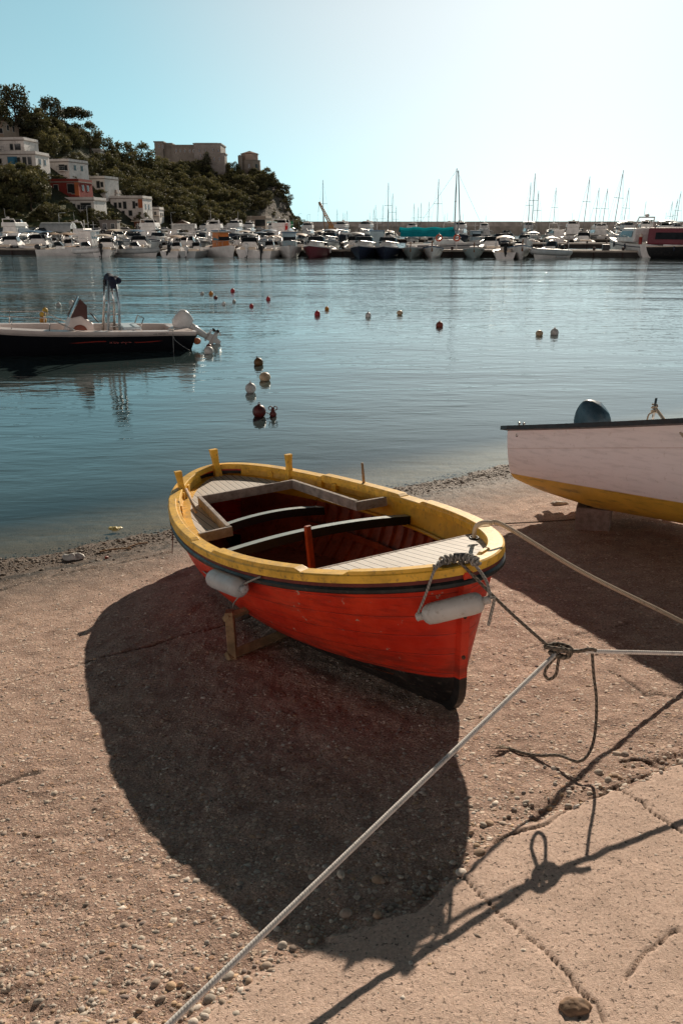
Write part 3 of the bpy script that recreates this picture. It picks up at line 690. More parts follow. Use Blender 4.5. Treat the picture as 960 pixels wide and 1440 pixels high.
# painter from the bow cluster to the knot
clus_ = bw((.165, -.03, HB + .045))
rope([clus_, clus_ * .5 + (KN + [-.03, 0, .01]) * .5 + [0, 0, -.012], KN + [-.035, .0, .012]], .0068, M_RB, 'thin brown line sloping from the bow lashing down to the knot', 30)
pth = smooth([bw(bloc(u, v, 2, z)) for u, v, z in ((611, 800, .760), (622, 792, .765), (636, 788, .768), (651, 787, .768), (664, 790, .766), (672, 796, .760))], 50); mb = MB(); nP = len(pth)
for k in range(3):                                      # three strands wound round each other, then hitches over them
    ph = 2.1 * k; an = np.linspace(0, 15, nP) + ph; mb.tube(pth + np.stack([.009 * np.cos(an), .004 * np.cos(an), .009 * np.sin(an)], -1) + [0, 0, .008], .0068, 7)
for c in (.18, .34, .52, .63, .80):
    q = pth[int(c * nP)] + [0, 0, .008]; an = np.linspace(0, 8.4, 22); d = pth[min(nP - 1, int(c * nP) + 2)] - pth[int(c * nP)]; d = d / np.linalg.norm(d); sd_ = np.cross(d, [0, 0, 1.])
    mb.tube([q + sd_ * .020 * math.cos(a) + np.array([0, 0, .017]) * math.sin(a) + d * .0035 * a for a in an], .0060, 7)
lash = tag(mb.build('rope_lashing', M_RG), 'tangle of grey brown rope lashed over the bow gunwale', 'rope')
q = pth[int(.42 * nP):int(.66 * nP)] + np.array([0, 0, .020]); MB().tube(q, .012, 8).build('dark_cord', pm('dark_cord', (.05, .055, .065), .7), lash)
# fenders
M_FEN = pm('white_fender_vinyl', (.62, .60, .57), .42, .08, 8., .06, dirt=(.34, .28, .22), dirt_amt=.55)
M_FE2 = pm('grey_white_fender_vinyl', (.52, .54, .55), .4, .08, 8., .06, dirt=(.30, .30, .28), dirt_amt=.4)
def fender(a, b, r, label, mat):
    a = np.array(a); b = np.array(b); L = np.linalg.norm(b - a); c = (a + b) / 2; ax = Vector(b - a).normalized(); h = L / 2
    o = thing('boat_fender', label, 'fender', c); o.rotation_mode = 'QUATERNION'; o.rotation_quaternion = Vector((0, 0, 1)).rotation_difference(ax)
    pr = [(r * .42, -h + .03), (r * .70, -h + .037), (r * .93, -h + .05), (r, -h + .075)] + [(r * k, z) for k, z in ((1.0, -h * .4), (1.012, -h * .38), (1.0, -h * .36), (1, h * .36), (1.012, h * .38), (1, h * .4))] + [(r, h - .075), (r * .93, h - .05), (r * .70, h - .037), (r * .42, h - .03)]
    MB().lathe(pr, n=28).build('body', mat, o)
    for s in (-1, 1): MB().lathe([(r * .40, s * (h - .031)), (r * .36, s * (h - .012)), (r * .42, s * (h - .004)), (r * .30, s * h)][::s], n=18).build('eye_end', mat, o)
    return o
FY = bw((.165, 0, .5))[1] - .07
fa, fb = at(585, 868, FY + .03), at(689, 843, FY - .035)
fender(fa, fb, .046, 'long white fender with a rusty stain hung across the bow stem', M_FEN)
c1 = bw((.02, -.235, HB + .06))
hp = pth[6] + np.array([0, 0, .012]); ho = pth[0] + np.array([-.008, -.022, -.008])
rope([hp, ho, (ho + fa) / 2 + [0, -.012, 0], fa + [0, -.004, .004]], .0062, M_RG, 'grey cord from bow lashing to the left end of the bow fender', 40)
hp = bw((.11, -.01, HB + .045)); ho = bw((.195, .03, HB + .02))
rope([hp, (hp + ho) / 2 + [0, 0, .018], ho, (ho + fb) / 2 + [.012, -.012, .01], fb + [0, 0, .006]], .0066, M_RG, 'grey cord from bow lashing to the right end of the bow fender', 50)
mb = MB(); e = fb + [.004, 0, 0]
rope([e + [-.012, -.01, .012], e + [.006, -.014, .014], e + [.012, 0, -.004], e + [.004, -.004, -.05], e + [-.004, -.004, -.10], e + [-.006, -.004, -.115]], .0068, M_RG, 'short grey rope end dangling under the right tip of the bow fender', 40)
_A, _B = np.meshgrid(np.linspace(.05, .97, 160), np.linspace(.35, 1, 90), indexing='ij'); _HP = (hull_pt(_A, _B, -1).reshape(-1, 3)) @ BM.T + BK0
def on_hull(u, v, off=.0):                              # point of the starboard planking, off metres outboard
    q = _HP - [0, 0, EYE]; up = q[:, 1] * S_ + q[:, 2] * C_; fw = q[:, 1] * C_ - q[:, 2] * S_
    i = int(np.argmin((480 + FPX * q[:, 0] / fw - u) ** 2 + (720 - FPX * up / fw - v) ** 2)); t = _A.ravel()[i]; n = ring_n(s_of(t, -1)); return _HP[i] + BM @ np.array([n[0] * off, n[1] * off, 0])
ga = on_hull(313, 806, .075); gb = on_hull(362, 824, .075)
fender(ga, gb, .052, 'grey white fender hanging against the boat side below the gunwale', M_FE2)
ug = bw((-1.50, -.765, .655))
rope([on_hull(283, 776, .04), on_hull(285, 790, .055), ga], .0045, M_RG, 'thin cord from gunwale down to left end of the side fender', 20)
rope([gb, on_hull(356, 818, .06), on_hull(373, 808, .035)], .0050, M_RG, 'light cord tying right end of the side fender to the rubbing strake', 20)
rope([gb, on_hull(339, 848, .05), on_hull(343, 868, .03)], .0038, M_RG, 'thin loose cord dangling below the side fender', 20)
# tan mooring rope out of the bow to the right
E0 = bw((-.02, .40, HB - .05)); E1 = lift(960, 990, 942, 866)
hole = blw(666, 757, 2, .68); top = blw(690, 735, 2, .83); over = blw(712, 741, 2, .80)
rope([hole, blw(668, 742, 2, .76), blw(677, 735, 2, .81), top, over, (over * .55 + E1 * .45) + [0, 0, -.02], E1, E1 + (E1 - over) * .30 + [0, 0, .0], gpt(1110, 965, .01)], .0105, M_RT, 'tan rope arching over the bow gunwale and away to the right edge', 90)
MB().tube([hole + .022 * np.array([math.cos(a), math.sin(a), .1]) for a in np.linspace(0, 6.283, 18)[:-1]], .006, 6, closed=True).build('deck_ring', M_BMS).matrix_parent_inverse
_r = bpy.data.objects['deck_ring']; _r.parent = boat; _r.matrix_parent_inverse = (Matrix.Translation(Vector(BK0)) @ Euler(BROT, 'XYZ').to_matrix().to_4x4()).inverted()
# wooden trestle under the starboard quarter
M_TRE = pm('trestle_timber', (.34, .22, .12), .8, .25, 16., .4, dirt=(.09, .06, .04), dirt_amt=.5)
fp = gpt(328, 930, 0); fq = gpt(392, 903, 0)
tr_ = thing('wooden_trestle', 'rough wooden trestle propping up the side of the red boat', 'trestle', fp)
hz = .27
def leg(a, b, wd, nm): 
    a = np.array(a); b = np.array(b); L = np.linalg.norm(b - a); q = Vector((0, 0, 1)).rotation_difference(Vector(b - a).normalized()).to_matrix()
    MB().box((a + b) / 2, (wd[0], wd[1], L), rot=q).build(nm, M_TRE, tr_, bevel=.004)
fqv = fq - fp; fqv = fqv / np.linalg.norm(fqv[:2])
leg((0, 0, 0), (-.012, .02, hz), (.045, .06), 'leg'); leg(fqv * .55 + [0, 0, .0], fqv * .52 + [0, .01, hz - .02], (.045, .06), 'leg')
leg(np.array([0, 0, .02]) - fqv * .04, fqv * .60 + [0, 0, .02], (.05, .035), 'foot_rail')
leg(np.array([-.012, .02, hz - .03]) - fqv * .03, fqv * .56 + [0, .02, hz - .03], (.03, .06), 'cross_beam')
# grey rag and thin red line at the stern
rope([on_hull(240, 735, .03), on_hull(241, 752, .04) + [0, 0, -.02], on_hull(241, 752, .05) + [0, 0, -.14]], .003, pm('rust_cord', (.18, .06, .03), .8), 'thin rust coloured cord hanging from the stern quarter', 20)
# loose litter on the beach
def blob(name, c, sz, mat, label, cat, seed, n=26, crumple=.35):
    mb = MB(); prof = np.linspace(0, math.pi, n); V = []
    for i in range(n):
        for j in range(n):
            a = 2 * math.pi * j / n; p = np.array([math.sin(prof[i]) * math.cos(a), math.sin(prof[i]) * math.sin(a), -math.cos(prof[i])])
            k = 1 + crumple * float(fbm(p[0] * 2.2 + seed + p[2], p[1] * 2.2 - p[2] * 1.3, 3, seed)); V.append(p * k * np.array(sz))
    F = [(i * n + j, i * n + (j + 1) % n, (i + 1) * n + (j + 1) % n, (i + 1) * n + j) for i in range(n - 1) for j in range(n)]
    mb.add(V, F); o = mb.build(name, mat); o.location = [float(x) for x in c]; return tag(o, label, cat)
blob('plastic_bag', gpt(103, 785, .015), (.075, .04, .03), pm('crumpled_white_plastic', (.62, .60, .57), .5, .15, 20., .4), 'crumpled white plastic bag lying on the wet shore left of the boat', 'plastic bag', 3, crumple=.8)
p_ = onz(162, 743, .004); blob('plastic_scrap', p_, (.05, .035, .014), pm('yellow_plastic', (.55, .45, .16), .5, .2, 20.), 'pale yellow plastic scrap floating in the shallows left of the boat', 'litter', 5, crumple=.9)
blob('litter_scrap', gpt(150, 783, .006), (.016, .014, .012), pm('red_plastic', (.42, .06, .03), .5), 'small red piece of plastic among the dark shore weed', 'litter', 6)
blob('rock', gpt(806, 1428, .004), (.042, .028, .016), pm('brown_rock', (.30, .19, .12), .8, .25, 30., .5), 'smooth brown rock on the concrete at the bottom right', 'rock', 8, crumple=.3)
blob('rock', gpt(786, 711, .01), (.075, .035, .02), pm('pale_rock', (.50, .44, .38), .8, .2, 20., .4), 'pale flat rock on the shingle behind the concrete block', 'rock', 9, crumple=.3)
p_ = gpt(809, 1143, .006); o = MB().tube([p_ + [-.012, -.006, 0], p_ + [.012, .008, .0]], .0038, 8).build('cigarette_end', pm('paper_white', (.7, .66, .6), .8)); tag(o, 'white cigarette end on the ground beside the concrete crack', 'litter')
for k, (u0, v0, u1, v1) in enumerate(((180, 770, 208, 763), (140, 776, 185, 771))):
    a, b = gpt(u0, v0, .008), gpt(u1, v1, .008); o = MB().tube(smooth([a, (a + b) / 2 + [0, .01, .008], b], 12), [.007] * 13 if False else .007, 6).build('driftwood_stick', M_PIN)
    tag(o, ('pale driftwood stick nearer the boat on the weedy shore', 'pale driftwood stick nearer the white bag on the shore')[k], 'stick')
# ================================================================== white boat on the right
WROT = (-.20, -.125, -1.093); WM = np.array(Euler(WROT, 'XYZ').to_matrix())
WL, WHB = 4.4, .60
corner = lift(684, 797, 714, 602) ; W0 = corner - WM @ np.array([0, -WHB, .585])
wboat = thing('beached_boat', 'white boat with mustard yellow bottom raised on a concrete block at the right edge', 'boat', W0, rot=WROT)
def wloc(u, v, i, val):
    o = WM.T @ (np.array([0, 0, EYE]) - W0); d = WM.T @ ray(u, v); return o + d * ((val - o[i]) / d[i])
def w_half(t): return WHB * (1 + .12 * np.sin(math.pi * np.clip(t * 1.1, 0, 1))) * (1 - np.clip((t - .45) / .55, 0, 1) ** 2.2) + .004
def w_sheer(t): return .585 + .36 * t + .16 * t ** 2
def w_pt(t, v, sd, ins=0.):
    t = np.asarray(t, float); zk = np.interp(t, [0, .07, .2, .45, .72, 1], [.15, .10, .05, .07, .10, .42]); zt = w_sheer(t); yk = np.maximum(w_half(t) - ins, .002)
    y = yk * v ** (.065 + .48 * t ** 1.4); z = zk + (zt - zk) * v
    x = t * WL + .04 * (1 - np.clip(v / .85, 0, 1)) * (1 - t) + (v - .6) * .35 * t ** 3
    return np.stack([x, sd * y, z], -1)
def two_tone(name, ca, cb, zexpr):
    m, t = nt(name); g = G(t); p = g.obj(); x, y, z = g.sep(p); n1 = g.noise(p, 4., 5, .6); n2 = g.noise(p, 30., 4, .65)
    mp = g.n('ShaderNodeMapping', Vector=p); mp.inputs['Scale'].default_value = (2., 2., 14.); st = g.noise(mp.outputs[0], 2.5, 4, .6)
    a = g.mix(g.rng(st, .45, .75), ca, tuple(k * .82 for k in ca)); a = g.mix(g.math('MULTIPLY', g.rng(n2, .6, .7), .25), a, (.35, .27, .2))
    b = g.mix(g.rng(n1, .3, .7), tuple(k * .75 for k in cb), cb); b = g.mix(g.math('MULTIPLY', g.rng(st, .5, .72), .55), b, (.12, .075, .03))
    lim = g.math('ADD', g.math('MULTIPLY', x, zexpr[1]), zexpr[0]); f = g.rng(g.math('SUBTRACT', z, lim), -.003, .003)
    ln = g.math('ABSOLUTE', g.math('SUBTRACT', z, g.math('ADD', g.math('MULTIPLY', x, .10), .41))); col = g.mix(f, b, a); col = g.mix(g.math('MULTIPLY', g.rng(ln, .006, .002), .35), col, (.45, .30, .24))
    g.out(g.princ(**{'Base__Color': col, 'Roughness': g.rng(n1, .3, .7, .35, .5), 'Normal': g.bump(g.math('ADD', n1, g.math('MULTIPLY', n2, .15)), .25, .006)})); return m
M_W2 = two_tone('white_over_mustard_hull', (.90, .84, .84), (.76, .46, .06), (.205, .014))
M_WBL = pm('dark_gunwale_rubber', (.022, .014, .014), .5, .2, 9.)
M_WIN = pm('white_gelcoat', (.72, .69, .66), .35, .06, 5., .05)
tt = np.linspace(0, 1, 40); v = np.concatenate([np.linspace(0, 1, 9)[:-1] ** 2.2 * .3, np.linspace(.3, 1, 9)])
mb = MB()
for sd in (-1, 1):
    A, B_ = np.meshgrid(tt, v, indexing='ij'); mb.grid(w_pt(A, B_, sd))
P = np.concatenate([w_pt(np.zeros(17), v, -1)[::-1], w_pt(np.zeros(17), v, 1)[1:]]); mb.add(P, [tuple(range(len(P)))], smooth=False)
mb.build('hull', M_W2, wboat)
mb = MB(); A = w_pt(tt, np.ones(40), -1); B_ = w_pt(tt, np.ones(40), 1)
rail = np.concatenate([B_[::-1], A])
T_ = np.gradient(rail, axis=0); Nn = np.stack([T_[:, 1], -T_[:, 0], 0 * T_[:, 0]], -1); Nn /= np.linalg.norm(Nn, axis=1)[:, None]; Nn *= -1
sec = lambda o_, z: rail + Nn * o_ + [0, 0, z]
mb.grid(np.stack([sec(.022, -.022), sec(.026, .0), sec(.018, .012), sec(-.09, .012), sec(-.09, -.022), sec(.022, -.022)], 1), smooth=False)
mb.box((-.006, 0, w_sheer(0) - .005), (.05, 2 * WHB + .03, .035)); mb.build('gunwale', M_WBL, wboat)
mb = MB(); mb.grid(np.stack([A + [0, .08, -.20], B_ + [0, -.08, -.20]], 1)[2:-3], smooth=False); mb.build('deck', M_WIN, wboat)
MB().box((.10, 0, .47), (.03, 2 * WHB - .12, .18)).build('inner_transom', M_WIN, wboat)
M_STL = pm('stainless_steel', (.55, .54, .52), .25, .05, 10., 0, metal=.9)
for q in ((.10, -WHB + .03, .605), (.16, -WHB + .03, .605)):
    MB().lathe([(.011, 0), (.008, .012), (.008, .028), (.014, .030), (.014, .038), (.004, .041)], q, n=12).build('deck_cleat', M_STL, wboat)
q = (.30, -WHB + .04, .60); MB().lathe([(.022, 0), (.022, .006), (.014, .02), (.003, .024)], q, n=14).build('vent_cap', pm('grey_metal', (.16, .17, .18), .4, .1), wboat)
q = wloc(727, 612, 1, -WHB); MB().lathe([(.016, 0), (.016, .004), (.009, .005), (.009, .002)], q + [0, -.002, 0], (0, -1, 0), 14).build('drain_fitting', pm('bronze', (.12, .09, .07), .5, .1, metal=.6), wboat)
q = wloc(917, 590, 1, -WHB + .06); MB().tube([q + [0, 0, -.04], q + [0, 0, .15]], .009, 10).build('mooring_post', M_STL, wboat)
qw = WM @ (q + np.array([0, 0, .06])) + W0
mb = MB(); mb.tube([qw + .018 * np.array([math.cos(a), math.sin(a), .25 * math.sin(2 * a)]) + [0, 0, -.012 + .004 * a] for a in np.linspace(0, 15, 44)], .006, 6)
mb.tube(smooth([qw + [.0, -.02, 0], qw + [-.045, -.03, -.02], qw + [-.05, -.03, -.075], qw + [-.03, -.03, -.10]], 20), .006, 6)
pr_ = wloc(960, 612, 1, -WHB - .06); pw_ = WM @ pr_ + W0
rope([qw + [.01, -.02, .012], (qw + pw_) / 2 + [0, -.01, -.012], pw_, pw_ + (pw_ - qw) * 1.2 + [0, 0, -.1]], .0115, M_RT, 'thick tan rope made fast to the steel post of the white boat', 40, mb=mb)
# outboard tilted up on the transom
def cowl(mb, L, W, Hh, T, mi=0, n=14, m_=16):
    """rounded outboard cowl: length along x, height z"""
    rows = []
    for i in range(n + 1):
        k = i / n; z = Hh * k; s1 = (1 - abs(2 * k - 1) ** 3.2 * .45) if k > .5 else (.80 + .2 * math.sin(math.pi * k)); 
        sh = .10 * L * k; r = []
        for j in range(m_ + 1):
            a = 2 * math.pi * j / m_; c, s_ = math.cos(a), math.sin(a); e = .48
            x = math.copysign(abs(c) ** e, c) * L / 2 * s1 - sh; y = math.copysign(abs(s_) ** e, s_) * W / 2 * s1; r.append(T((x, y, z + .03 * Hh * c * k)))
        rows.append(r)
    rows = [[T((0, 0, 0))] * (m_ + 1)] + rows + [[T((-.10 * L, 0, Hh * 1.03))] * (m_ + 1)]
    mb.grid(np.array(rows), mi); return mb
def outboard(root, piv, tilt, s, body, legm, dark, parent_name=None, facing=0.):
    """pivot on the transom, x forward into the boat; tilt lifts the leg aft"""
    Rt = Matrix.Rotation(tilt, 3, 'Y')
    T = lambda p: np.array(piv) + np.array(Rt @ Vector((p[0] * s, p[1] * s, p[2] * s)))
    mb = MB(); cowl(mb, .52, .34, .42, lambda p: T((p[0] - .16, p[1], p[2] + .10)))
    ob = mb.build('outboard_cowl', body, root)
    mb = MB(); Q = [T((-.16, 0, .11)), T((-.17, 0, -.1)), T((-.18, 0, -.45))]; mb.tube(Q, [.13 * s, .10 * s, .07 * s], 10)
    mb.prism([(-.10, -.40), (-.30, -.40), (-.30, -.62), (-.26, -.80), (-.18, -.80), (-.12, -.62)], -.03, .03, T=T); mb.lathe([(.01, -.20), (.055, -.14), (.06, .06), (.045, .16)], T((-.24, 0, -.60)), np.array(Rt @ Vector((-1, 0, 0))), 12)
    mb.prism([(-.06, -.43), (-.40, -.43), (-.40, -.445), (-.06, -.445)], -.09, .09, T=T)
    mb.build('outboard_leg', legm, ob)
    mb = MB()
    for k in range(3):
        a = 2.094 * k; ca, sa = math.cos(a), math.sin(a); V = []
        for (rr, w_) in ((.04, .02), (.10, .05), (.15, .04)): V += [T((-.42 + w_, rr * ca - w_ * sa, -.60 + rr * sa + w_ * ca)), T((-.42 - w_ * .6, rr * ca + w_ * sa, -.60 + rr * sa - w_ * ca))]
        mb.add(V, [(0, 1, 3, 2), (2, 3, 5, 4)])
    mb.lathe([(.045, 0), (.04, .06), (.01, .09)], T((-.39, 0, -.60)), np.array(Rt @ Vector((-1, 0, 0))), 10); mb.build('propeller', dark, ob)
    mb = MB(); mb.box(T((-.03, 0, -.02)), (.10 * s, .22 * s, .30 * s), rot=Rt @ Matrix.Rotation(0, 3, 'Y')); mb.build('clamp_bracket', dark, ob)
    return ob
M_OBB = pm('blue_grey_cowl', (.045, .085, .12), .35, .15, 7., .08, dirt=(.25, .25, .25), dirt_amt=.15)
M_OBW = pm('white_cowl', (.70, .69, .68), .3, .06, 6., .05, dirt=(.4, .38, .35), dirt_amt=.25)
M_BLK = pm('black_plastic', (.012, .012, .013), .45, .2, 9.)
M_GRY = pm('grey_plastic', (.22, .23, .24), .45, .1, 9.)
mb = MB(); ax_ = WM.T @ np.array([.8, .5, 0])
def Tm(p):
    q = Matrix.Rotation(R(-62), 3, 'Y') @ Vector(p); q = Matrix.Rotation(R(12), 3, 'Z') @ q; return np.array(MC) + np.array(q)
MC = wloc(824, 592, 1, .02); MC = np.array([.10, -.02, MC[2] - .02])
mc2 = wloc(800, 600, 0, .12)
outb = outboard(wboat, (mc2[0] + .02, mc2[1] + .20, mc2[2] - .13), R(40), .62, M_OBB, M_GRY, M_BLK)
# concrete block
bc = (ong(808, 746) + ong(862, 747)) / 2; bxc = np.array([2.02, 6.36])
blk = thing('concrete_block', 'grey concrete block carrying the keel of the white boat', 'concrete block', (bxc[0], bxc[1], float(gheight(bxc[0], bxc[1])) - .01), rz=-.35)
M_CON = pm('block_concrete', (.30, .245, .215), .9, .18, 22., .5, .004, dirt=(.16, .12, .10), dirt_amt=.5)
mb = MB(); mb.box((0, 0, .10), (.27, .24, .20)); mb.build('block_body', M_CON, blk, bevel=.008)
MB().lathe([(.028, 0), (.028, .003), (.02, .003)], (-.03, -.06, .199), n=14).build('lifting_hole', M_BLK, blk)
a, b = gpt(690, 741, .008), gpt(808, 738, .03); a2 = gpt(640, 742, .008)
rope([a2, a, (a + b) / 2 + [0, 0, -.003], b], .0055, M_RB, 'thin dark line lying on the ground from the concrete block towards the red boat', 30)

# ================================================================== the dark moored motor boat
S0 = onz(273, 493); Bw = onz(-6, 508); dirv = (Bw - S0)[:2]; dirv /= np.linalg.norm(dirv); yawD = math.atan2(dirv[1], dirv[0])
perp = np.array([dirv[1], -dirv[0]]); perp = perp if perp[1] > 0 else -perp
DB, DL = .92, 4.75
D00 = np.array([S0[0], S0[1], 0]) + np.array([*perp, 0]) * DB * .93
dboat = thing('motor_boat', 'black hulled open motor boat with white deck and tall steel frame, moored at left', 'motor boat', D00, rz=yawD)
def d_half(t): return DB * (.93 + .07 * np.sin(math.pi * np.clip(t * 1.2, 0, 1))) * (1 - np.clip((t - .5) / .5, 0, 1) ** 2.4) + .01
def d_sheer(t): return .44 + .10 * t + .16 * t ** 2.2 - .02 * np.exp(-(t / .1) ** 2)
def d_pt(t, v, sd, ins=0.):
    zb = -.18 + .25 * np.clip((t - .7) / .3, 0, 1) ** 2; zt = d_sheer(t); y = np.maximum(d_half(t) - ins, .004) * (v ** (.28 + .35 * t))
    return np.stack([t * DL - .02 + (v - .4) * .55 * t ** 3 - .12 * (v - .5) * (1 - t) ** 6, sd * y, zb + (zt - zb) * v], -1)
def dark_hull():
    m, t = nt('black_hull_gelcoat'); g = G(t); uv = g.n('ShaderNodeTexCoord').outputs['UV']; u, v, _ = g.sep(uv); n = g.noise(g.obj(), 5., 4)
    col = g.mix(n, (.006, .007, .010), (.012, .012, .016)); wave = g.math('ADD', .655, g.math('MULTIPLY', g.math('SINE', g.math('MULTIPLY', u, 19.)), .028))
    s = g.math('MULTIPLY', g.rng(g.math('ABSOLUTE', g.math('SUBTRACT', v, wave)), .020, .008), g.math('MULTIPLY', g.rng(u, .14, .18), g.rng(u, .56, .5)))
    s = g.math('MULTIPLY', s, g.math('SUBTRACT', 1., g.math('MULTIPLY', g.rng(u, .27, .275), g.rng(u, .40, .395))))
    col = g.mix(s, col, (.34, .04, .03)); g.out(g.princ(**{'Base__Color': col, 'Roughness': .3})); return m
M_DH = dark_hull(); M_DW = pm('pinkish_white_gelcoat', (.66, .58, .55), .35, .06, 4., .05); 
tt = np.linspace(0, 1, 40); v = np.linspace(0, .84, 14); v3_ = np.array([.84, .9, .95, 1.])
mb = MB()
for sd in (-1, 1):
    A, B_ = np.meshgrid(tt, v, indexing='ij'); mb.grid(d_pt(A, B_, sd), UV=[(float(a), float(b)) for a, b in zip(A.ravel(), B_.ravel())])
P = np.concatenate([d_pt(np.zeros(14), v, -1)[::-1], d_pt(np.zeros(14), v, 1)[1:]]); mb.add(P, [tuple(range(len(P)))], smooth=False); dh = mb.build('hull', M_DH, dboat)
mb = MB()
for sd in (-1, 1):
    A, B_ = np.meshgrid(tt, v3_, indexing='ij'); Q = d_pt(A, B_, sd); Q[..., 1] += sd * .03 * np.array([0, 1, 1, .6])[None]
    a = d_pt(tt[:-1], np.ones(39), sd, 0); a[:, 1] = sd * np.maximum(.004, d_half(tt[:-1]) - .20 - .30 * tt[:-1] ** 3); a[:, 2] += .008; f = a.copy(); f[:, 2] = .26; f[:, 1] *= .9 - .3 * tt[:-1] ** 2; f2 = f.copy(); f2[:, 1] *= .0
    a = np.concatenate([a, a[-1:]]); f = np.concatenate([f, f[-1:]]); f2 = np.concatenate([f2, f2[-1:]])
    mb.grid(np.concatenate([Q, a[:, None], f[:, None], f2[:, None]], 1), smooth=False)
q0 = d_pt(np.zeros(4), v3_, -1); q1 = d_pt(np.zeros(4), v3_, 1); mb.grid(np.stack([q0, q1], 0), smooth=False)
mb.box((.16, 0, .36), (.34, 1.5, .15)); mb.build('deck_moulding', M_DW, dboat)
# console, windscreen, wheel, frame
cx = 2.35
mb = MB(); mb.prism([(cx + .38, .24), (cx - .33, .24), (cx - .30, .62), (cx - .05, .80), (cx + .16, .76)], -.34, .34); con = mb.build('console', M_DW, dboat, bevel=.03)
MB().lathe([(.16, 0), (.16, .006), (.12, .01)], (cx + .0, .345, .45), (0, 1, 0), 20).build('console_hatch', pm('red_brown_cover', (.26, .07, .04), .5), con)
M_TGL = pm('tinted_acrylic', (.09, .035, .03), .12, .1, 5., 0)
mb = MB(); mb.grid(np.array([[(cx + .17, -.32, .76), (cx - .06, -.26, 1.16)], [(cx + .20, 0, .76), (cx - .04, 0, 1.20)], [(cx + .17, .32, .76), (cx - .06, .26, 1.16)]])); mb.grid(np.array([[(cx + .17, .32, .76), (cx - .06, .26, 1.16)], [(cx - .18, .34, .72), (cx - .20, .28, 1.0)]])); mb.grid(np.array([[(cx + .17, -.32, .76), (cx - .06, -.26, 1.16)], [(cx - .18, -.34, .72), (cx - .20, -.28, 1.0)]]))
mb.build('windscreen', M_TGL, con)
mb = MB(); mb.tube([(cx + .17, .33, .76), (cx - .06, .27, 1.165), (cx - .06, -.27, 1.165), (cx + .17, -.33, .76)], .012, 6); mb.build('windscreen_frame', M_STL, con)
M_STB = pm('blue_grey_steel', (.30, .36, .40), .3, .1, 8., 0, metal=.5)
fx = cx - .55
for sd in (-1, 1):
    for k, dx in enumerate((0., .27)):
        mb = MB(); mb.tube([(fx - dx, sd * .42, .24), (fx - dx * .8 - .10, sd * .38, 1.0), (fx - .14 - dx * .5, sd * .34, 1.52)], .030, 8); mb.build('frame_pole', M_STB if sd > 0 else M_STL, dboat)
    for z in (.55, .8, 1.05, 1.3): k = (z - .24) / 1.28; MB().tube([(fx - .12 * k, sd * (.42 - .07 * k), z), (fx - .27 - .02 * k, sd * (.42 - .07 * k), z)], .016, 6).build('frame_rung', M_STL, dboat)
M_NVY = pm('navy_canvas', (.014, .018, .045), .85, .25, 14., .6, .02)
mb = MB(); y = np.linspace(-.42, .42, 22); mb.tube(np.stack([fx - .22 + .03 * np.sin(y * 9), y, 1.545 + .02 * np.sin(y * 14)], -1), .075 + .02 * np.sin(y * 21 + 1), 10); mb.tube(np.stack([fx - .34 + .02 * np.sin(y * 7), y, 1.52 + .02 * np.cos(y * 11)], -1), .06 + .015 * np.sin(y * 17), 10)
for s in (-1, 1): mb.tube([(fx - .22, s * .42, 1.56), (fx - .22, s * .45, 1.46), (fx - .2, s * .44, 1.36)], [.08, .085, .05], 10)
mb.build('canvas_cover', M_NVY, dboat)
mb = MB(); 
for sd in (-1, 1):
    t = np.linspace(.52, .99, 24); P = d_pt(t, np.ones(24), sd, .1); P[:, 2] += .02 + .24 * np.clip((t - .52) / .1, 0, 1); mb.tube(P, .013, 6)
    for tk in (.62, .76, .9): p = d_pt(np.array([tk]), np.ones(1), sd, .1)[0]; mb.tube([p, p + [-.04, 0, .26]], .011, 6)
mb.build('bow_rail', M_STL, dboat)
MB().box((1.25, 0, .36), (.42, 1.0, .24)).build('seat', M_DW, dboat, bevel=.04)
mb = MB(); mb.tube([(1.08, -.4, .46), (.98, -.4, .70), (.98, .4, .70), (1.08, .4, .46)], .014, 6); mb.build('seat_rail', M_STL, dboat)
MB().box((1.25, 0, .50), (.38, .95, .06)).build('seat_cushion', pm('pale_blue_vinyl', (.50, .60, .66), .5, .05), dboat, bevel=.02)
MB().lathe([(.13, -.012), (.15, 0), (.13, .012), (.11, 0)], (cx - .36, 0, .72), (-.8, 0, .6), 18).build('steering_wheel', M_BLK, dboat)
outboard(dboat, (-.12, -.1, .26), R(56), .92, M_OBW, M_OBW, M_BLK)
mb = MB(); mb.ball((-.16, .5, .16), .075, sq=(1.2, 1, 1)); mb.build('orange_fender', pm('orange_vinyl', (.50, .16, .07), .5), dboat)
MB().box((.45, .75, d_sheer(.09) + .03), (.12, .05, .05)).build('cleat', M_STL, dboat, bevel=.01)
# lettering on the side: short worn red letters, unreadable strokes on the gunwale band
def text(s, size, mat, parent, loc, rot, name, ext=.001):
    cu_ = bpy.data.curves.new(name, 'FONT'); cu_.body = s; cu_.size = size; cu_.extrude = ext; cu_.align_x = 'CENTER'; o = bpy.data.objects.new(name, cu_); C.objects.link(o)
    dg = bpy.context.evaluated_depsgraph_get(); me = bpy.data.meshes.new_from_object(o.evaluated_get(dg)); me.name = name; bpy.data.objects.remove(o)
    ob = bpy.data.objects.new(name, me); C.objects.link(ob); me.materials.clear(); me.materials.append(mat); ob.parent = parent; ob.location = loc; ob.rotation_euler = rot; return ob
sd_near = 1 if (np.array([math.cos(yawD + math.pi / 2), math.sin(yawD + math.pi / 2)]) @ perp) < 0 else -1
tl = .335; P = d_pt(np.array([tl]), np.array([.62]), sd_near)[0]
text('free style', .125, pm('dark_red_lettering', (.34, .05, .04), .5), dboat, (P[0], P[1] + sd_near * .02, P[2]), (R(84), 0, math.pi if sd_near > 0 else 0), 'hull_lettering')
tl = .16; P = d_pt(np.array([tl]), np.array([.93]), sd_near)[0]
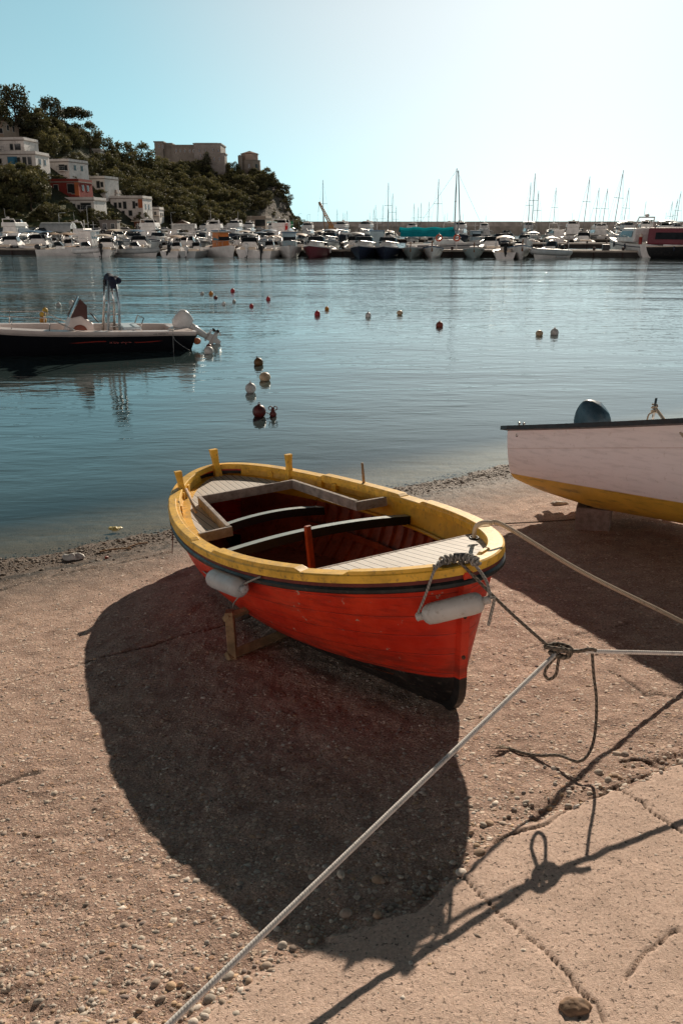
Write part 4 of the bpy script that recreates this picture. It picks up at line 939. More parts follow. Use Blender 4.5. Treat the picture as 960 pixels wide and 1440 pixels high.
text('cap marine 5', .06, pm('grey_lettering', (.16, .16, .17), .5), dboat, (P[0], P[1] + sd_near * .042, P[2] - .02), (R(82), 0, math.pi if sd_near > 0 else 0), 'gunwale_lettering')
sr = D00 + np.array(Matrix.Rotation(yawD, 3, 'Z') @ Vector((.45, sd_near * .88, .46)))
rope([sr, sr + [.05, -.05, -.2], sr + [.35, .02, -.44]], .006, M_GRY, 'thin mooring line slanting from the stern cleat of the black motor boat', 12)
rope([sr, sr + [.004, -.06, -.25], sr + [.0, -.06, -.46]], .006, M_GRY, 'thin line hanging straight down from the stern cleat of the black motor boat', 10)

# ================================================================== mooring buoys
BC = dict(red=(.42, .022, .035), orange=(.62, .25, .03), yellow=(.62, .36, .04), white=(.66, .64, .62), cream=(.62, .46, .30), maroon=(.13, .022, .022), brown=(.13, .065, .02), grey=(.46, .46, .44), rust=(.30, .06, .035))
def buoy(u, v, wpx, hk, col, label, ring=True, tilt=0., sq=1., low=.28):
    """u, v: waterline in the survey; wpx: width"""
    p = onz(u, v); r = wpx / 2 / FPX * np.linalg.norm(p - [0, 0, EYE]) * 1.0
    o = thing('mooring_buoy', label, 'buoy', (p[0], p[1] + r * .8, 0), rz=random.uniform(0, 6), group='mooring buoys')
    o.rotation_euler = (tilt * .6, tilt, random.uniform(0, 6)); m = pm('buoy_' + col, BC[col], .5, .22, 9., .15, .004, dirt=(.12, .10, .06), dirt_amt=.55)
    MB().ball((0, 0, r * (1 - low * 2) * sq), r, n=18, sq=(1, 1, sq * hk)).build('float', m, o)
    if ring:
        top = r * (1 - low * 2) * sq + r * hk * sq; mb = MB(); mb.lathe([(r * .24, -r * .08), (r * .2, r * .10), (r * .1, r * .14)], (0, 0, top), n=10); mb.tube([(r * .16 * math.cos(a), 0, top + r * .22 + r * .16 * math.sin(a)) for a in np.linspace(0, 6.28, 13)[:-1]], r * .05, 5, closed=True); mb.build('eye', m, o)
    return o
buoy(364, 587, 19, 1.0, 'maroon', 'big dark maroon ball buoy, nearest of the line off the beach', low=.14)
buoy(352, 553, 15, 1.02, 'white', 'white ball buoy between the maroon buoy and the cream one', low=.12)
buoy(372, 536, 16, .86, 'cream', 'cream squat buoy floating right above the white ball buoy', ring=False, low=.22)
buoy(364, 514, 13, 1.05, 'brown', 'brown weed covered buoy at the far end of the beach line', low=.25, tilt=.3)
buoy(293, 498, 13, .92, 'white', 'white buoy beside the stern of the black motor boat', ring=False, low=.2)
buoy(293.5, 489.5, 8, .9, 'maroon', 'small red topped buoy just behind the white one at the motor boat stern', low=.3)
buoy(446, 444, 8, 1.2, 'red', 'bright red buoy in mid harbour beside a small orange one'); buoy(459.5, 436, 6, 1.05, 'orange', 'small orange buoy right of the bright red one in mid harbour')
buoy(517.5, 446, 8, 1.1, 'white', 'off white round buoy, left of the two pale ones in mid harbour'); buoy(562, 443, 8.5, .8, 'cream', 'pale flat topped buoy, right of the two in mid harbour', ring=False, low=.2)
buoy(618, 460, 10, 1.0, 'rust', 'rust red buoy alone in the middle of the harbour', low=.3); buoy(758.5, 472, 10, .85, 'cream', 'tan squat buoy, left of the pair towards the right', ring=False, low=.25); buoy(780, 471, 11, 1.05, 'white', 'white buoy, right of the pair towards the right')
buoy(327, 411, 6, 1.2, 'red', 'red buoy farthest off above the left cluster'); buoy(377, 422.5, 6, 1.3, 'red', 'red upright buoy at the right of the left cluster'); buoy(353.5, 432, 6, 1.0, 'red', 'red low buoy nearest of the left cluster'); buoy(303, 420, 5.5, .9, 'maroon', 'dull red buoy below the orange one in the left cluster')
buoy(296.5, 414.5, 6, 1.0, 'orange', 'orange buoy in the left cluster above a dull red one'); buoy(284, 414.5, 5, 1.0, 'grey', 'small grey buoy leftmost of the left cluster'); buoy(314.5, 429, 5.5, 1.0, 'white', 'small white buoy low in the left cluster'); buoy(329, 425.5, 5, 1.1, 'grey', 'small grey white buoy in the middle of the left cluster')
buoy(60, 453, 9, 1., 'orange', 'lowest orange float of three behind the black motor boat'); buoy(59.5, 444.5, 8, 1., 'yellow', 'middle yellow float of three behind the black motor boat'); buoy(63, 438.5, 7, 1., 'yellow', 'farthest small yellow float of three behind the black motor boat')
buoy(82, 431, 6.5, 1.1, 'grey', 'grey buoy, left of two pale ones behind the black motor boat'); buoy(100, 428, 6.5, 1.15, 'white', 'white buoy, right of two pale ones behind the black motor boat')
p = onz(384, 585); o = thing('pick_up_buoy', 'small dark red pick up buoy with ring handles beside the maroon ball', 'buoy', p, group='mooring buoys'); mm = pm('buoy_maroon', BC['maroon'])
MB().lathe([(.004, -.05), (.05, .01), (.055, .03), (.025, .08), (.022, .12), (.012, .13)], (0, 0, 0), n=14).build('float', mm, o)
mb = MB()
for s in (-1, 1): mb.tube([(s * .035 + .028 * math.cos(a), 0, .115 + .028 * math.sin(a)) for a in np.linspace(0, 6.28, 15)[:-1]], .007, 6, closed=True)
mb.build('ring_handle', mm, o)
MB().tube([(-.045, 0, .03), (-.10, .02, .045)], .006, 6).build('peg', mm, o)
# ================================================================== marina
F = {}
def fm(n, c, r=.5, **k): F[n] = pm('fleet_' + n, c, r, k.get('var', .10), k.get('scale', 1.5), .05, .01, k.get('metal', 0.), dirt=k.get('dirt', (.25, .22, .2)), dirt_amt=.2); return F[n]
for n, c in dict(white=(.78, .76, .74), cream=(.70, .59, .48), grey=(.42, .45, .46), navy=(.02, .03, .06), black=(.015, .016, .018), maroon=(.16, .02, .035), teal=(.03, .28, .34), blue=(.04, .13, .24), palegreen=(.33, .40, .40), tan=(.42, .28, .18), wood=(.22, .10, .05), red=(.38, .04, .03), lightblue=(.30, .42, .48), brown=(.12, .07, .05), orange=(.55, .17, .03)).items(): fm(n, c)
F['glass'] = pm('fleet_dark_glass', (.02, .025, .03), .08, .2, 2., 0); F['steel'] = pm('fleet_steel', (.5, .5, .5), .3, .05, 5., 0, metal=.8); F['alu'] = pm('mast_aluminium', (.30, .31, .33), .4, .05, 3., 0, metal=.3)
F['rubber'] = pm('fleet_rubber', (.03, .03, .032), .7)
class Hull:
    def __init__(s, L, B, fs, fb, bluff=2.2, flare=.35, mid=.45): s.L, s.B, s.fs, s.fb, s.bl, s.fl, s.mid = L, B / 2, fs, fb, bluff, flare, mid
    def half(s, t): return s.B * (.86 + .14 * np.sin(math.pi * np.clip(t * 1.3, 0, 1))) * (1 - np.clip((t - s.mid) / (1 - s.mid), 0, 1) ** s.bl) + .01
    def sheer(s, t): return s.fs + (s.fb - s.fs) * t ** 1.7
    def pt(s, t, v, sd, ins=0.):
        zb = -.25; zt = s.sheer(t); y = np.maximum(s.half(t) - ins, .005) * v ** (s.fl * (.5 + 1.2 * t)); return np.stack([t * s.L - s.L * .5 + (v - .4) * .10 * s.L * t ** 3, sd * y, zb + (zt - zb) * v], -1)
def hull_parts(root, h, top, band, deck, stripe=None):
    tt = np.linspace(0, 1, 16); v = np.array([0, .15, .3, .45, .6, .72, .8, .86, .93, 1.]); mb = MB()
    for sd in (-1, 1):
        A, B_ = np.meshgrid(tt, v, indexing='ij'); mb.grid(h.pt(A, B_, sd), mrow=[0, 0, 0, 0, 0, 0, 1, 0, 2])
    P = np.concatenate([h.pt(np.zeros(10), v, -1)[::-1], h.pt(np.zeros(10), v, 1)[1:]]); mb.add(P, [tuple(range(len(P)))], smooth=False)
    hl = mb.build('hull', [F[top], F[stripe or top], F[band]], root)
    mb = MB(); a = h.pt(tt, np.ones(16), -1); b = h.pt(tt, np.ones(16), 1); ai, bi = a * [1, .86, 1] - [0, 0, .04], b * [1, .86, 1] - [0, 0, .04]; lo = np.array([1, 1, 1.])
    z = np.clip(np.where(tt < .55, .28, .02), 0, None)[:, None] * np.array([0, 0, 1.]); mb.grid(np.stack([a, ai, ai - z, bi - z, bi, b], 1), smooth=False); mb.build('deck', F[deck], root); return hl
def sx(h, t): return t * h.L - h.L * .5
def block(root, h, t0, t1, wk, ht, mat, name, rake0=.0, rake1=.3, top=.82, parent=None, z0=None, bev=.06):
    """cabin like volume from station t0 (aft) to t1 (bow side) with raked ends"""
    x0, x1 = sx(h, t0), sx(h, t1); w0 = h.half(np.array(t0)) * wk; w1 = h.half(np.array(t1)) * wk; z0 = float(h.sheer(np.array((t0 + t1) / 2))) - .12 if z0 is None else z0
    V = [(x0, -w0, z0), (x1, -w1, z0), (x1, w1, z0), (x0, w0, z0), (x0 + rake0, -w0 * top, z0 + ht), (x1 - rake1, -w1 * top, z0 + ht), (x1 - rake1, w1 * top, z0 + ht), (x0 + rake0, w0 * top, z0 + ht)]
    mb = MB(); mb.add(V, [(0, 3, 2, 1), (4, 5, 6, 7), (0, 1, 5, 4), (1, 2, 6, 5), (2, 3, 7, 6), (3, 0, 4, 7)], smooth=False); return mb.build(name, F[mat] if isinstance(mat, str) else mat, parent or root, bevel=bev), (x0, x1, z0 + ht)
def pane_band(root, x0, x1, w0, w1, z0, z1, rk, name, parent):
    """dark glazing wrapped round the front and the sides"""
    mb = MB(); e = .012
    lo = [(x0, -w0 - e, z0), (x1 + e, -w1 - e, z0), (x1 + e, w1 + e, z0), (x0, w0 + e, z0)]; k = .9
    hi = [(x0, -w0 * k - e, z1), (x1 - rk, -w1 * k - e, z1), (x1 - rk, w1 * k + e, z1), (x0, w0 * k + e, z1)]
    mb.add(lo + hi, [(0, 1, 5, 4), (1, 2, 6, 5), (2, 3, 7, 6)], smooth=False); return mb.build(name, F['glass'], parent)
def rails(root, h, t0=.5, hh=.4):
    mb = MB(); t = np.linspace(t0, .99, 12)
    for sd in (-1, 1):
        P = h.pt(t, np.ones(12), sd, .06); P[:, 2] += hh; mb.tube(P, .018, 4)
        for k in (0, 3, 6, 9): mb.tube([P[k], P[k] - [0, 0, hh]], .016, 4)
    mb.build('bow_rail', F['steel'], root)
def bimini(root, x0, x1, w, z, mat, z0, name='canopy'):
    mb = MB(); xx = np.linspace(x0, x1, 6); yy = np.linspace(-w, w, 7); P = np.array([[(x, y, z - .16 * (y / w) ** 2 - .12 * (2 * (x - x0) / (x1 - x0) - 1) ** 2) for y in yy] for x in xx]); mb.grid(P); Q = P.copy(); Q[..., 2] -= .03; mb.grid(Q)
    can = mb.build(name, F[mat], root)
    for sx_ in (0, 5):
        for sy in (0, 6): p = P[sx_, sy]; MB().tube([p, (x0 * .5 + x1 * .5, p[1] * 1.05, z0)], .02, 4).build('canopy_pole', F['steel'], can)
    return can
def small_outboard(root, h, col, s=.9, tilt=.05, y=0.): return outboard(root, (sx(h, 0) - .08, y, h.fs - .02), tilt, s, F[col], F[col] if col == 'white' else F['rubber'], F['rubber'])
def windshield(root, h, t0, t1, wk, z, ht, mat='glass'):
    x0, x1 = sx(h, t0), sx(h, t1); w = float(h.half(np.array(t0))) * wk; mb = MB()
    mb.grid(np.array([[(x0 - .3, -w, z), (x0 - .35, -w * .92, z + ht * .8)], [(x1 - .1, -w * .8, z), (x1 - .5, -w * .74, z + ht)], [(x1, 0, z), (x1 - .4, 0, z + ht)], [(x1 - .1, w * .8, z), (x1 - .5, w * .74, z + ht)], [(x0 - .3, w, z), (x0 - .35, w * .92, z + ht * .8)]])); o = mb.build('windscreen', F[mat], root)
    mb = MB(); mb.tube([(x0 - .35, -w * .92, z + ht * .8), (x1 - .5, -w * .74, z + ht), (x1 - .4, 0, z + ht), (x1 - .5, w * .74, z + ht), (x0 - .35, w * .92, z + ht * .8)], .022, 4); mb.build('screen_frame', F['steel'], o)
def side_fenders(root, h, col='rubber', n=2):
    for k in range(n):
        for sd in (-1, 1):
            P = h.pt(np.array([.3 + .3 * k]), np.array([.8]), sd)[0]; MB().lathe([(.03, -.26), (.09, -.2), (.09, .2), (.03, .26)], P + [0, sd * .09, 0], n=8).build('hanging_fender', F[col], root)
# ---------------- boat kinds
def b_cruiser(hullc='white', band='white', can=None, L=6.2, cab='white', ob=None, rail=True):
    h = Hull(L, L * .38, .75, 1.15); r = thing('cabin_cruiser', '', 'boat'); hull_parts(r, h, hullc, band, 'white', 'navy' if hullc == 'white' and band != 'white' else None)
    block(r, h, .42, .80, .72, .62, cab, 'cabin', 0, L * .14, .78); windshield(r, h, .46, .60, .70, 1.28, .55)
    MB().box((sx(h, .2), 0, .78), (.5, h.B * 1.3, .35)).build('seat', F['cream'], r, bevel=.06)
    if can: bimini(r, sx(h, .08), sx(h, .50), h.B * .8, 2.25, can, .9)
    if ob: small_outboard(r, h, ob, 1.15)
    if rail: rails(r, h)
    side_fenders(r, h, random.choice(['rubber', 'white', 'navy']), 1); return r
def b_open(hullc='white', ob='black', L=4.8, can=None, con='white'):
    h = Hull(L, L * .39, .55, .85); r = thing('open_boat', '', 'boat'); hull_parts(r, h, hullc, 'white', 'white')
    block(r, h, .42, .58, .40, .65, con, 'console', .05, .2, .8, z0=.3); windshield(r, h, .47, .56, .40, .92, .38)
    MB().box((sx(h, .25), 0, .52), (.45, h.B * 1.1, .4)).build('seat', F['cream'], r, bevel=.06); small_outboard(r, h, ob, .95, random.choice([.05, .9]))
    if can: bimini(r, sx(h, .2), sx(h, .62), h.B * .75, 1.95, can, .6)
    return r
def b_rib(tube='grey', ob='black', L=5.6, arch=True):
    h = Hull(L * .96, L * .34, .34, .55); r = thing('inflatable_boat', '', 'inflatable boat'); hull_parts(r, h, 'white', 'white', 'grey')
    t = np.linspace(0, 1, 26); mb = MB(); P = np.concatenate([h.pt(t, np.ones(26), -1), h.pt(t, np.ones(26), 1)[::-1][1:]]); P[:, 2] += .06; rr = np.full(len(P), .235); rr[:3] = (.06, .17, .22); rr[-3:] = (.22, .17, .06); P[24:27, 1] *= 1; P[25] += [.05, 0, .06]
    mb.tube(P, rr, 10); mb.build('tube_collar', F[tube], r)
    block(r, h, .40, .55, .42, .75, 'white', 'console', .05, .2, .8, z0=.2); windshield(r, h, .44, .53, .42, .93, .36); MB().box((sx(h, .27), 0, .45), (.4, .8, .5)).build('seat', F['navy'], r, bevel=.06); small_outboard(r, h, ob, 1.1, random.choice([.05, .05, .8]))
    if arch: mb = MB(); x = sx(h, .10); mb.tube([(x, -h.B * .8, .4), (x - .1, -h.B * .75, 1.6), (x - .1, h.B * .75, 1.6), (x, h.B * .8, .4)], .035, 6); mb.build('roll_bar', F['steel'], r)
    return r
def b_pilot(hullc='white', house='white', L=6.5, roof='white', glassy=True):
    h = Hull(L, L * .37, .7, 1.1, 2.6); r = thing('wheelhouse_boat', '', 'fishing boat'); hull_parts(r, h, hullc, 'white', 'tan')
    c, (x0, x1, zt) = block(r, h, .40, .66, .62, 1.55, house, 'wheelhouse', .05, .2, .9, z0=.6); w0 = float(h.half(np.array(.40))) * .58; w1 = float(h.half(np.array(.66))) * .58
    pane_band(r, x0 + .25, x1 - .10, w0, w1, 1.45, 1.98, .09, 'window', c); MB().box(((x0 + x1) / 2, 0, zt + .03), (x1 - x0 + .25, w0 * 2.2, .08)).build('roof', F[roof], c, bevel=.03)
    mb = MB(); mb.tube([(x0 + .2, 0, zt), (x0 + .2, 0, zt + 1.1)], .03, 5); mb.tube([(x0 + .2, -.4, zt + .7), (x0 + .2, .4, zt + .7)], .02, 4); mb.build('mast', F['white'], r); rails(r, h, .55, .45); return r
def b_gozzo(hullc='palegreen', L=6.0, can=None, house=None):
    h = Hull(L, L * .36, .75, 1.1, 1.7, .5); r = thing('wooden_fishing_boat', '', 'fishing boat'); hull_parts(r, h, hullc, 'white' if hullc != 'white' else 'blue', 'tan')
    MB().tube([(sx(h, 1) + .12, 0, .6), (sx(h, 1) + .18, 0, 1.5)], [.07, .05], 6).build('stem_post', F['wood'], r); MB().box((sx(h, .45), 0, .9), (1.0, .8, .35)).build('engine_box', F['white'], r, bevel=.05)
    for k in (.2, .65): MB().box((sx(h, k), 0, .7), (.25, h.B * 1.6, .05)).build('thwart', F['wood'], r)
    if can: bimini(r, sx(h, .15), sx(h, .7), h.B * .85, 2.2, can, .8)
    if house: block(r, h, .22, .46, .55, 1.45, house, 'wheelhouse', .0, .15, .92, z0=.5)
    return r
def b_yacht(hullc='white', band='white', L=10.5, fly=True, sup='white', can=None):
    h = Hull(L, L * .33, 1.15, 1.75, 2.2, .4); r = thing('motor_yacht', '', 'motor yacht'); hull_parts(r, h, hullc, band, 'white', 'navy' if hullc == 'white' else None)
    c, (x0, x1, zt) = block(r, h, .22, .80, .74, 1.25, sup, 'superstructure', .1, L * .19, .8, z0=1.3, bev=.12); w0 = float(h.half(np.array(.25))) * .69; w1 = float(h.half(np.array(.70))) * .69
    pane_band(r, x0 + .5, x1 - 1.15, w0, w1 * .9, 1.75, 2.3, .75, 'window', c)
    if fly: f, _ = block(r, h, .20, .58, .66, .55, 'white', 'flybridge', 0, .5, .94, z0=zt - .03); windshield(r, h, .44, .52, .5, zt + .5, .35)
    if can: bimini(r, sx(h, .0), sx(h, .45), h.B * .8, zt + (1.3 if fly else .6), can, zt - .2)
    x = sx(h, .26); mb = MB(); mb.tube([(x, -h.B * .6, zt), (x - .5, -h.B * .5, zt + .95), (x - .5, h.B * .5, zt + .95), (x, h.B * .6, zt)], .07, 6); mb.ball((x - .5, 0, zt + 1.12), .22, n=8, sq=(1, 1, .6)); mb.tube([(x - .5, .3, zt + .95), (x - .6, .3, zt + 2.3)], .02, 4); mb.build('radar_arch', F['white'], r); rails(r, h, .45, .6); side_fenders(r, h, 'navy', 2); return r
def b_sail(hullc='white', L=9., mast=11., boomc='navy', tent=None):
    h = Hull(L, L * .32, .95, 1.2, 2., .45, .4); r = thing('sailing_boat', '', 'sailing boat'); hull_parts(r, h, hullc, 'white', 'white', 'navy' if hullc == 'white' else None)
    block(r, h, .34, .74, .55, .5, 'white', 'coachroof', .1, .8, .85); mx = sx(h, .58)
    m = MB().tube([(mx, 0, .9), (mx, 0, mast)], [.07, .045], 6).build('mast', F['alu'], r); mb = MB()
    mb.tube([(mx, -.75, mast * .62), (mx, .75, mast * .62)], .03, 4)
    for p in ((sx(h, 1) + .1, 0, 1.2), (sx(h, 0), 0, 1.)): mb.tube([(mx, 0, mast * .98), p], .012, 3)
    for s in (-1, 1): mb.tube([(mx, 0, mast * .97), (mx, s * .75, mast * .62), (mx - .1, s * h.B * .95, 1.)], .012, 3)
    mb.build('rigging', F['rubber'], m); bm_ = MB().tube([(mx, 0, 1.95), (mx - L * .42, 0, 2.05)], .06, 6).build('boom', F['alu'], r)
    yy = np.linspace(0, 1, 14); mb = MB(); mb.tube(np.stack([mx - .15 - yy * L * .40, 0 * yy, 2.13 + .04 * np.sin(yy * 17) - .05 * yy], -1), .15 - .07 * yy, 8); mb.build('sail_cover', F[boomc], bm_); rails(r, h, .8, .55); return r
PROTO = {
 'cruiser_w': (b_cruiser(), 'white cabin cruiser with a raked windscreen'), 'cruiser_n': (b_cruiser('navy', 'white', None, 6.6), 'dark hulled cabin cruiser with white cabin'),
 'cruiser_tan': (b_cruiser('white', 'tan', 'cream', 5.8, 'white', 'black'), 'white cabin cruiser under a beige bimini'), 'cruiser_blue': (b_cruiser('white', 'blue', 'blue', 6.4), 'white cabin cruiser under a blue bimini'),
 'cruiser_blk': (b_cruiser('white', 'navy', 'black', 6.0, 'white', 'white'), 'white cabin cruiser under a black bimini'), 'cruiser_mar': (b_cruiser('maroon', 'white', None, 6.2, 'white', None), 'maroon hulled cabin cruiser with a white cabin'),
 'open_w': (b_open(), 'white open boat with a black outboard'), 'open_g': (b_open('grey', 'white', 5.0), 'grey open boat with a white outboard'), 'open_c': (b_open('white', 'black', 5.2, 'tan'), 'white open boat under a tan sunshade'), 'open_lb': (b_open('lightblue', 'black', 4.6, 'white'), 'pale blue open boat under white sunshade'),
 'rib_g': (b_rib(), 'grey inflatable boat with a steel roll bar'), 'rib_w': (b_rib('white', 'black', 6.0), 'white inflatable boat with a steel roll bar'), 'rib_b': (b_rib('navy', 'white', 5.2, False), 'navy inflatable boat without a roll bar'),
 'pilot_w': (b_pilot(), 'white fishing boat with a white wheelhouse'), 'pilot_b': (b_pilot('white', 'lightblue', 6.2, 'blue'), 'white fishing boat with light blue wheelhouse'), 'pilot_o': (b_pilot('white', 'orange', 5.8, 'tan'), 'white fishing boat with an orange wheelhouse'),
 'gozzo_g': (b_gozzo(), 'pale green wooden fishing boat'), 'gozzo_b': (b_gozzo('blue', 5.6, 'cream'), 'blue wooden fishing boat under a cream awning'), 'gozzo_w': (b_gozzo('white', 5.4, None), 'white wooden fishing boat with a blue rim'),
 'yacht_w': (b_yacht(), 'white motor yacht with flybridge'), 'yacht_s': (b_yacht('white', 'white', 9.0, False), 'white low motor yacht without flybridge'), 'yacht_b': (b_yacht('navy', 'white', 10., True), 'navy hulled motor yacht with white flybridge'), 'yacht_t': (b_yacht('white', 'blue', 9.5, True, 'white', 'teal'), 'white motor yacht with teal canopy'),
 'sail_w': (b_sail(), 'white sailing boat with a navy sail cover'), 'sail_n': (b_sail('navy', 8.5, 10.5, 'blue'), 'navy sailing boat with a blue sail cover'), 'sail_c': (b_sail('white', 8., 9.5, 'cream'), 'white sailing boat with a cream sail cover'),
}
used = set()
def berth(kind, x, y, heading, label=None, group=None, scale=1., tilt=0., roll=0.):
    """heading: degrees, direction of the bow (0 = +x)"""
    r, base = PROTO[kind]
    if kind not in used and abs(scale - 1) < 9:
        used.add(kind); r.location = (x, y, 0); r.rotation_euler = (roll, 0, R(heading)); r.scale = (scale,) * 3; r['label'] = label or base; r['group'] = group or 'boats moored in the marina'; return r
    o = dup(r, (x, y, 0), R(heading), label or base, group or 'boats moored in the marina', scale); o.rotation_euler = (roll, 0, R(heading)); return o
# ---------------- piers
P1a, P1b = np.array([-60., 93.5]), np.array([62., 76.7])
def pier(a, b, wd, name, label, zt=.62):
    a = np.array([*a, 0.]); b = np.array([*b, 0.]); L = np.linalg.norm(b - a); an = math.atan2(b[1] - a[1], b[0] - a[0]); o = thing(name, label, 'pier', (a + b) / 2, rz=an, group='piers of the marina')
    MB().box((0, 0, zt - .09), (L, wd, .18)).build('walkway', pm('pier_planks', (.40, .35, .30), .8, .2, .8, .1), o, bevel=.02)
    mb = MB(); n = int(L / 2.4)
    mb.box((0, 0, zt - .42), (L - .2, wd - .35, .48)); mb.build('float', pm('pier_float', (.035, .03, .028), .8, .2, 1.), o)
    for k in range(int(L / 2.6)): MB().lathe([(.09, -.2), (.10, zt + .02), (.13, zt + .05), (.13, zt + .24), (.05, zt + .28)], (-L / 2 + 1 + k * 2.6, -wd / 2 + .22, 0), n=8).build('bollard', pm('pier_bollard', (.05, .03, .028), .7), o)
    return o
dp = (P1b - P1a) / np.linalg.norm(P1b - P1a); np_ = np.array([dp[1], -dp[0]])      # np_ points to the camera
pier(P1a, P1b, 2.0, 'floating_pier', 'nearest floating pier, long and dark sided with a pale walkway')
pier((9, 122), (100, 116), 2.0, 'floating_pier', 'second floating pier, seen behind the gap on the right'); pier((-10, 164), (140, 158), 2.0, 'floating_pier', 'third floating pier, far out in front of the breakwater'); pier((-75, 128), (4, 124), 2.0, 'floating_pier', 'second floating pier on the left, hidden among rows of boats')
def on_p1(u):                                            # point of the pier's near edge seen at column u
    lo = ray(u, 352)[:2]; A = np.array([lo, -dp]).T; s = np.linalg.solve(A, P1a + np_ * 1.0); return s[0] * lo
hd = math.degrees(math.atan2(np_[1], np_[0]))
def front(kind, u, label, bow_out=True, off=None, ang=0., scale=1.):
    p = on_p1(u); L = 5.8 * scale; p = p + np_ * (off if off is not None else 3.1 * scale); return berth(kind, p[0], p[1], (hd if bow_out else hd + 180) + ang, label, 'boats along the near side of the first pier', scale)
front('open_w', 101, 'white open boat lying side on at the left end of the near pier', ang=80, off=2.3, scale=1.0)
front('rib_w', 142, 'white inflatable with red ring, left of the grey one at the near pier', True, ang=40); front('cruiser_tan', 168, 'white cruiser with beige bimini between two inflatables at the near pier', False, ang=10, scale=.9); front('rib_g', 208, 'grey inflatable lying askew, right of the beige topped cruiser at the near pier', True, ang=58, off=2.6)
front('open_c', 265, 'white open boat, stern out, under a tan shade left of the orange wheelhouse', False); front('open_g', 292, 'grey open boat, stern out, left of the orange wheelhouse', False, ang=-6); front('pilot_o', 322, 'white boat with an orange wheelhouse at the near pier', True, ang=38, off=2.8)
front('cruiser_blk', 362, 'white cruiser, stern out, under a black bimini, right of the orange wheelhouse', False, ang=8, scale=.95); front('open_w', 392, 'white open boat, stern out with black outboard, left of the pale blue wheelhouse', False, ang=-6, scale=1.1); front('pilot_b', 416, 'boat with a light blue wheelhouse, left of the maroon cruiser', True, ang=12)
front('cruiser_mar', 451, 'maroon hulled cruiser, bow out, near the middle of the near pier', True); front('cruiser_n', 516, 'dark hulled cruiser, bow out, left one of two at the near pier', True); front('cruiser_n', 548, 'dark hulled cruiser, bow out, right one of two at the near pier', True, scale=.97)
front('gozzo_g', 582, 'pale green wooden boat, bow out, under the turquoise awning', True, scale=.95); front('gozzo_w', 610, 'white wooden boat, bow out, just right of the pale green one', True, scale=1.0); front('gozzo_g', 665, 'pale green wooden boat, bow out, standing free between two gaps', True, scale=.92)
front('open_c', 706, 'white open boat, under a tan shade next to the cream bowed fishing boat', False); front('gozzo_w', 727, 'white wooden boat, bow out, left of the grey inflatable on the right half', True, scale=1.12); front('rib_g', 766, 'grey inflatable, bow out and slightly askew, on the right half of the near pier', True, ang=-28, scale=1.12)
# big maroon canopied yacht at the right end
def special_yacht():
    h = Hull(11., 3.6, 1.2, 1.7); r = thing('motor_yacht', 'large black hulled motor yacht with maroon canopy at right edge', 'motor yacht'); hull_parts(r, h, 'black', 'cream', 'white')
    c, (x0, x1, zt) = block(r, h, .18, .66, .78, 1.3, 'white', 'superstructure', .1, 1.8, .85, z0=1.2, bev=.1); w0 = float(h.half(np.array(.2))) * .73; w1 = float(h.half(np.array(.6))) * .73
    pane_band(r, x0 + 2.2, x1 - .9, w0, w1, 1.7, 2.3, .8, 'window', c)
    cb, _ = block(r, h, .02, .46, .84, 1.75, 'maroon', 'maroon_canopy', -.0, .7, .82, z0=1.35, bev=.15); pane_band(r, sx(h, .10), sx(h, .40), float(h.half(np.array(.1))) * .82, float(h.half(np.array(.4))) * .82, 1.9, 2.6, .25, 'canopy_window', cb)
    mb = MB(); mb.grid(np.array([[(sx(h, .46) - .3, y, 2.95 - .1 * abs(y)), (sx(h, .66) - .6, y * .8, 2.3)] for y in np.linspace(-1.2, 1.2, 5)])); mb.build('windscreen', F['lightblue'], r); rails(r, h, .4, .65); side_fenders(r, h, 'navy', 2); return r
sy_ = special_yacht(); sy_.scale = (.84,) * 3; p = on_p1(978) + np_ * 1.2; sy_.location = (p[0], p[1], 0); sy_.rotation_euler = (0, 0, R(hd + 62)); sy_['group'] = 'boats along the near side of the first pier'
p = on_p1(898) - np_ * 4.2; berth('yacht_s', p[0], p[1], hd - 165, 'white motor yacht behind the near pier, left of the maroon canopied one', scale=1.0)
# red steel post, ring buoys and boxes on the pier
def on_pier_thing(u, name, label, cat): p = on_p1(u) - np_ * .9; return thing(name, label, cat, (p[0], p[1], .62), rz=math.radians(hd))
o = on_pier_thing(901, 'steel_post', 'red steel post with a white top on the near pier at the right', 'post'); MB().lathe([(.16, 0), (.16, 1.15)], n=10).build('shaft', F['red'], o); MB().lathe([(.15, 1.15), (.17, 1.2), (.17, 1.4), (.04, 1.45)], n=10).build('cap', F['cream'], o)
for k, (u, lab) in enumerate(((853, 'dark square box on the near pier in the gap at the right'), (911, 'red chest on the near pier beside the red steel post'))):
    o = on_pier_thing(u, 'pier_box', lab, 'box'); MB().box((0, 0, .22), (.75, .6, .44)).build('chest', F['black' if k == 0 else 'red'], o, bevel=.03); MB().box((0, 0, .47), (.8, .65, .06)).build('lid', F['black' if k == 0 else 'red'], o, bevel=.02)
for u, lab in ((616, 'orange ring buoy on its post at the near pier, left one'), (641, 'orange ring buoy on its post at the near pier, right one')):
    o = on_pier_thing(u, 'ring_buoy', lab, 'ring buoy'); MB().tube([(0, 0, 0), (0, 0, 1.5)], .04, 6).build('post', F['white'], o); MB().tube([(.08, .26 * math.cos(a), 1.05 + .26 * math.sin(a)) for a in np.linspace(0, 6.283, 17)[:-1]], .07, 6, closed=True).build('ring', pm('ring_buoy_orange', (.55, .12, .06), .5), o)
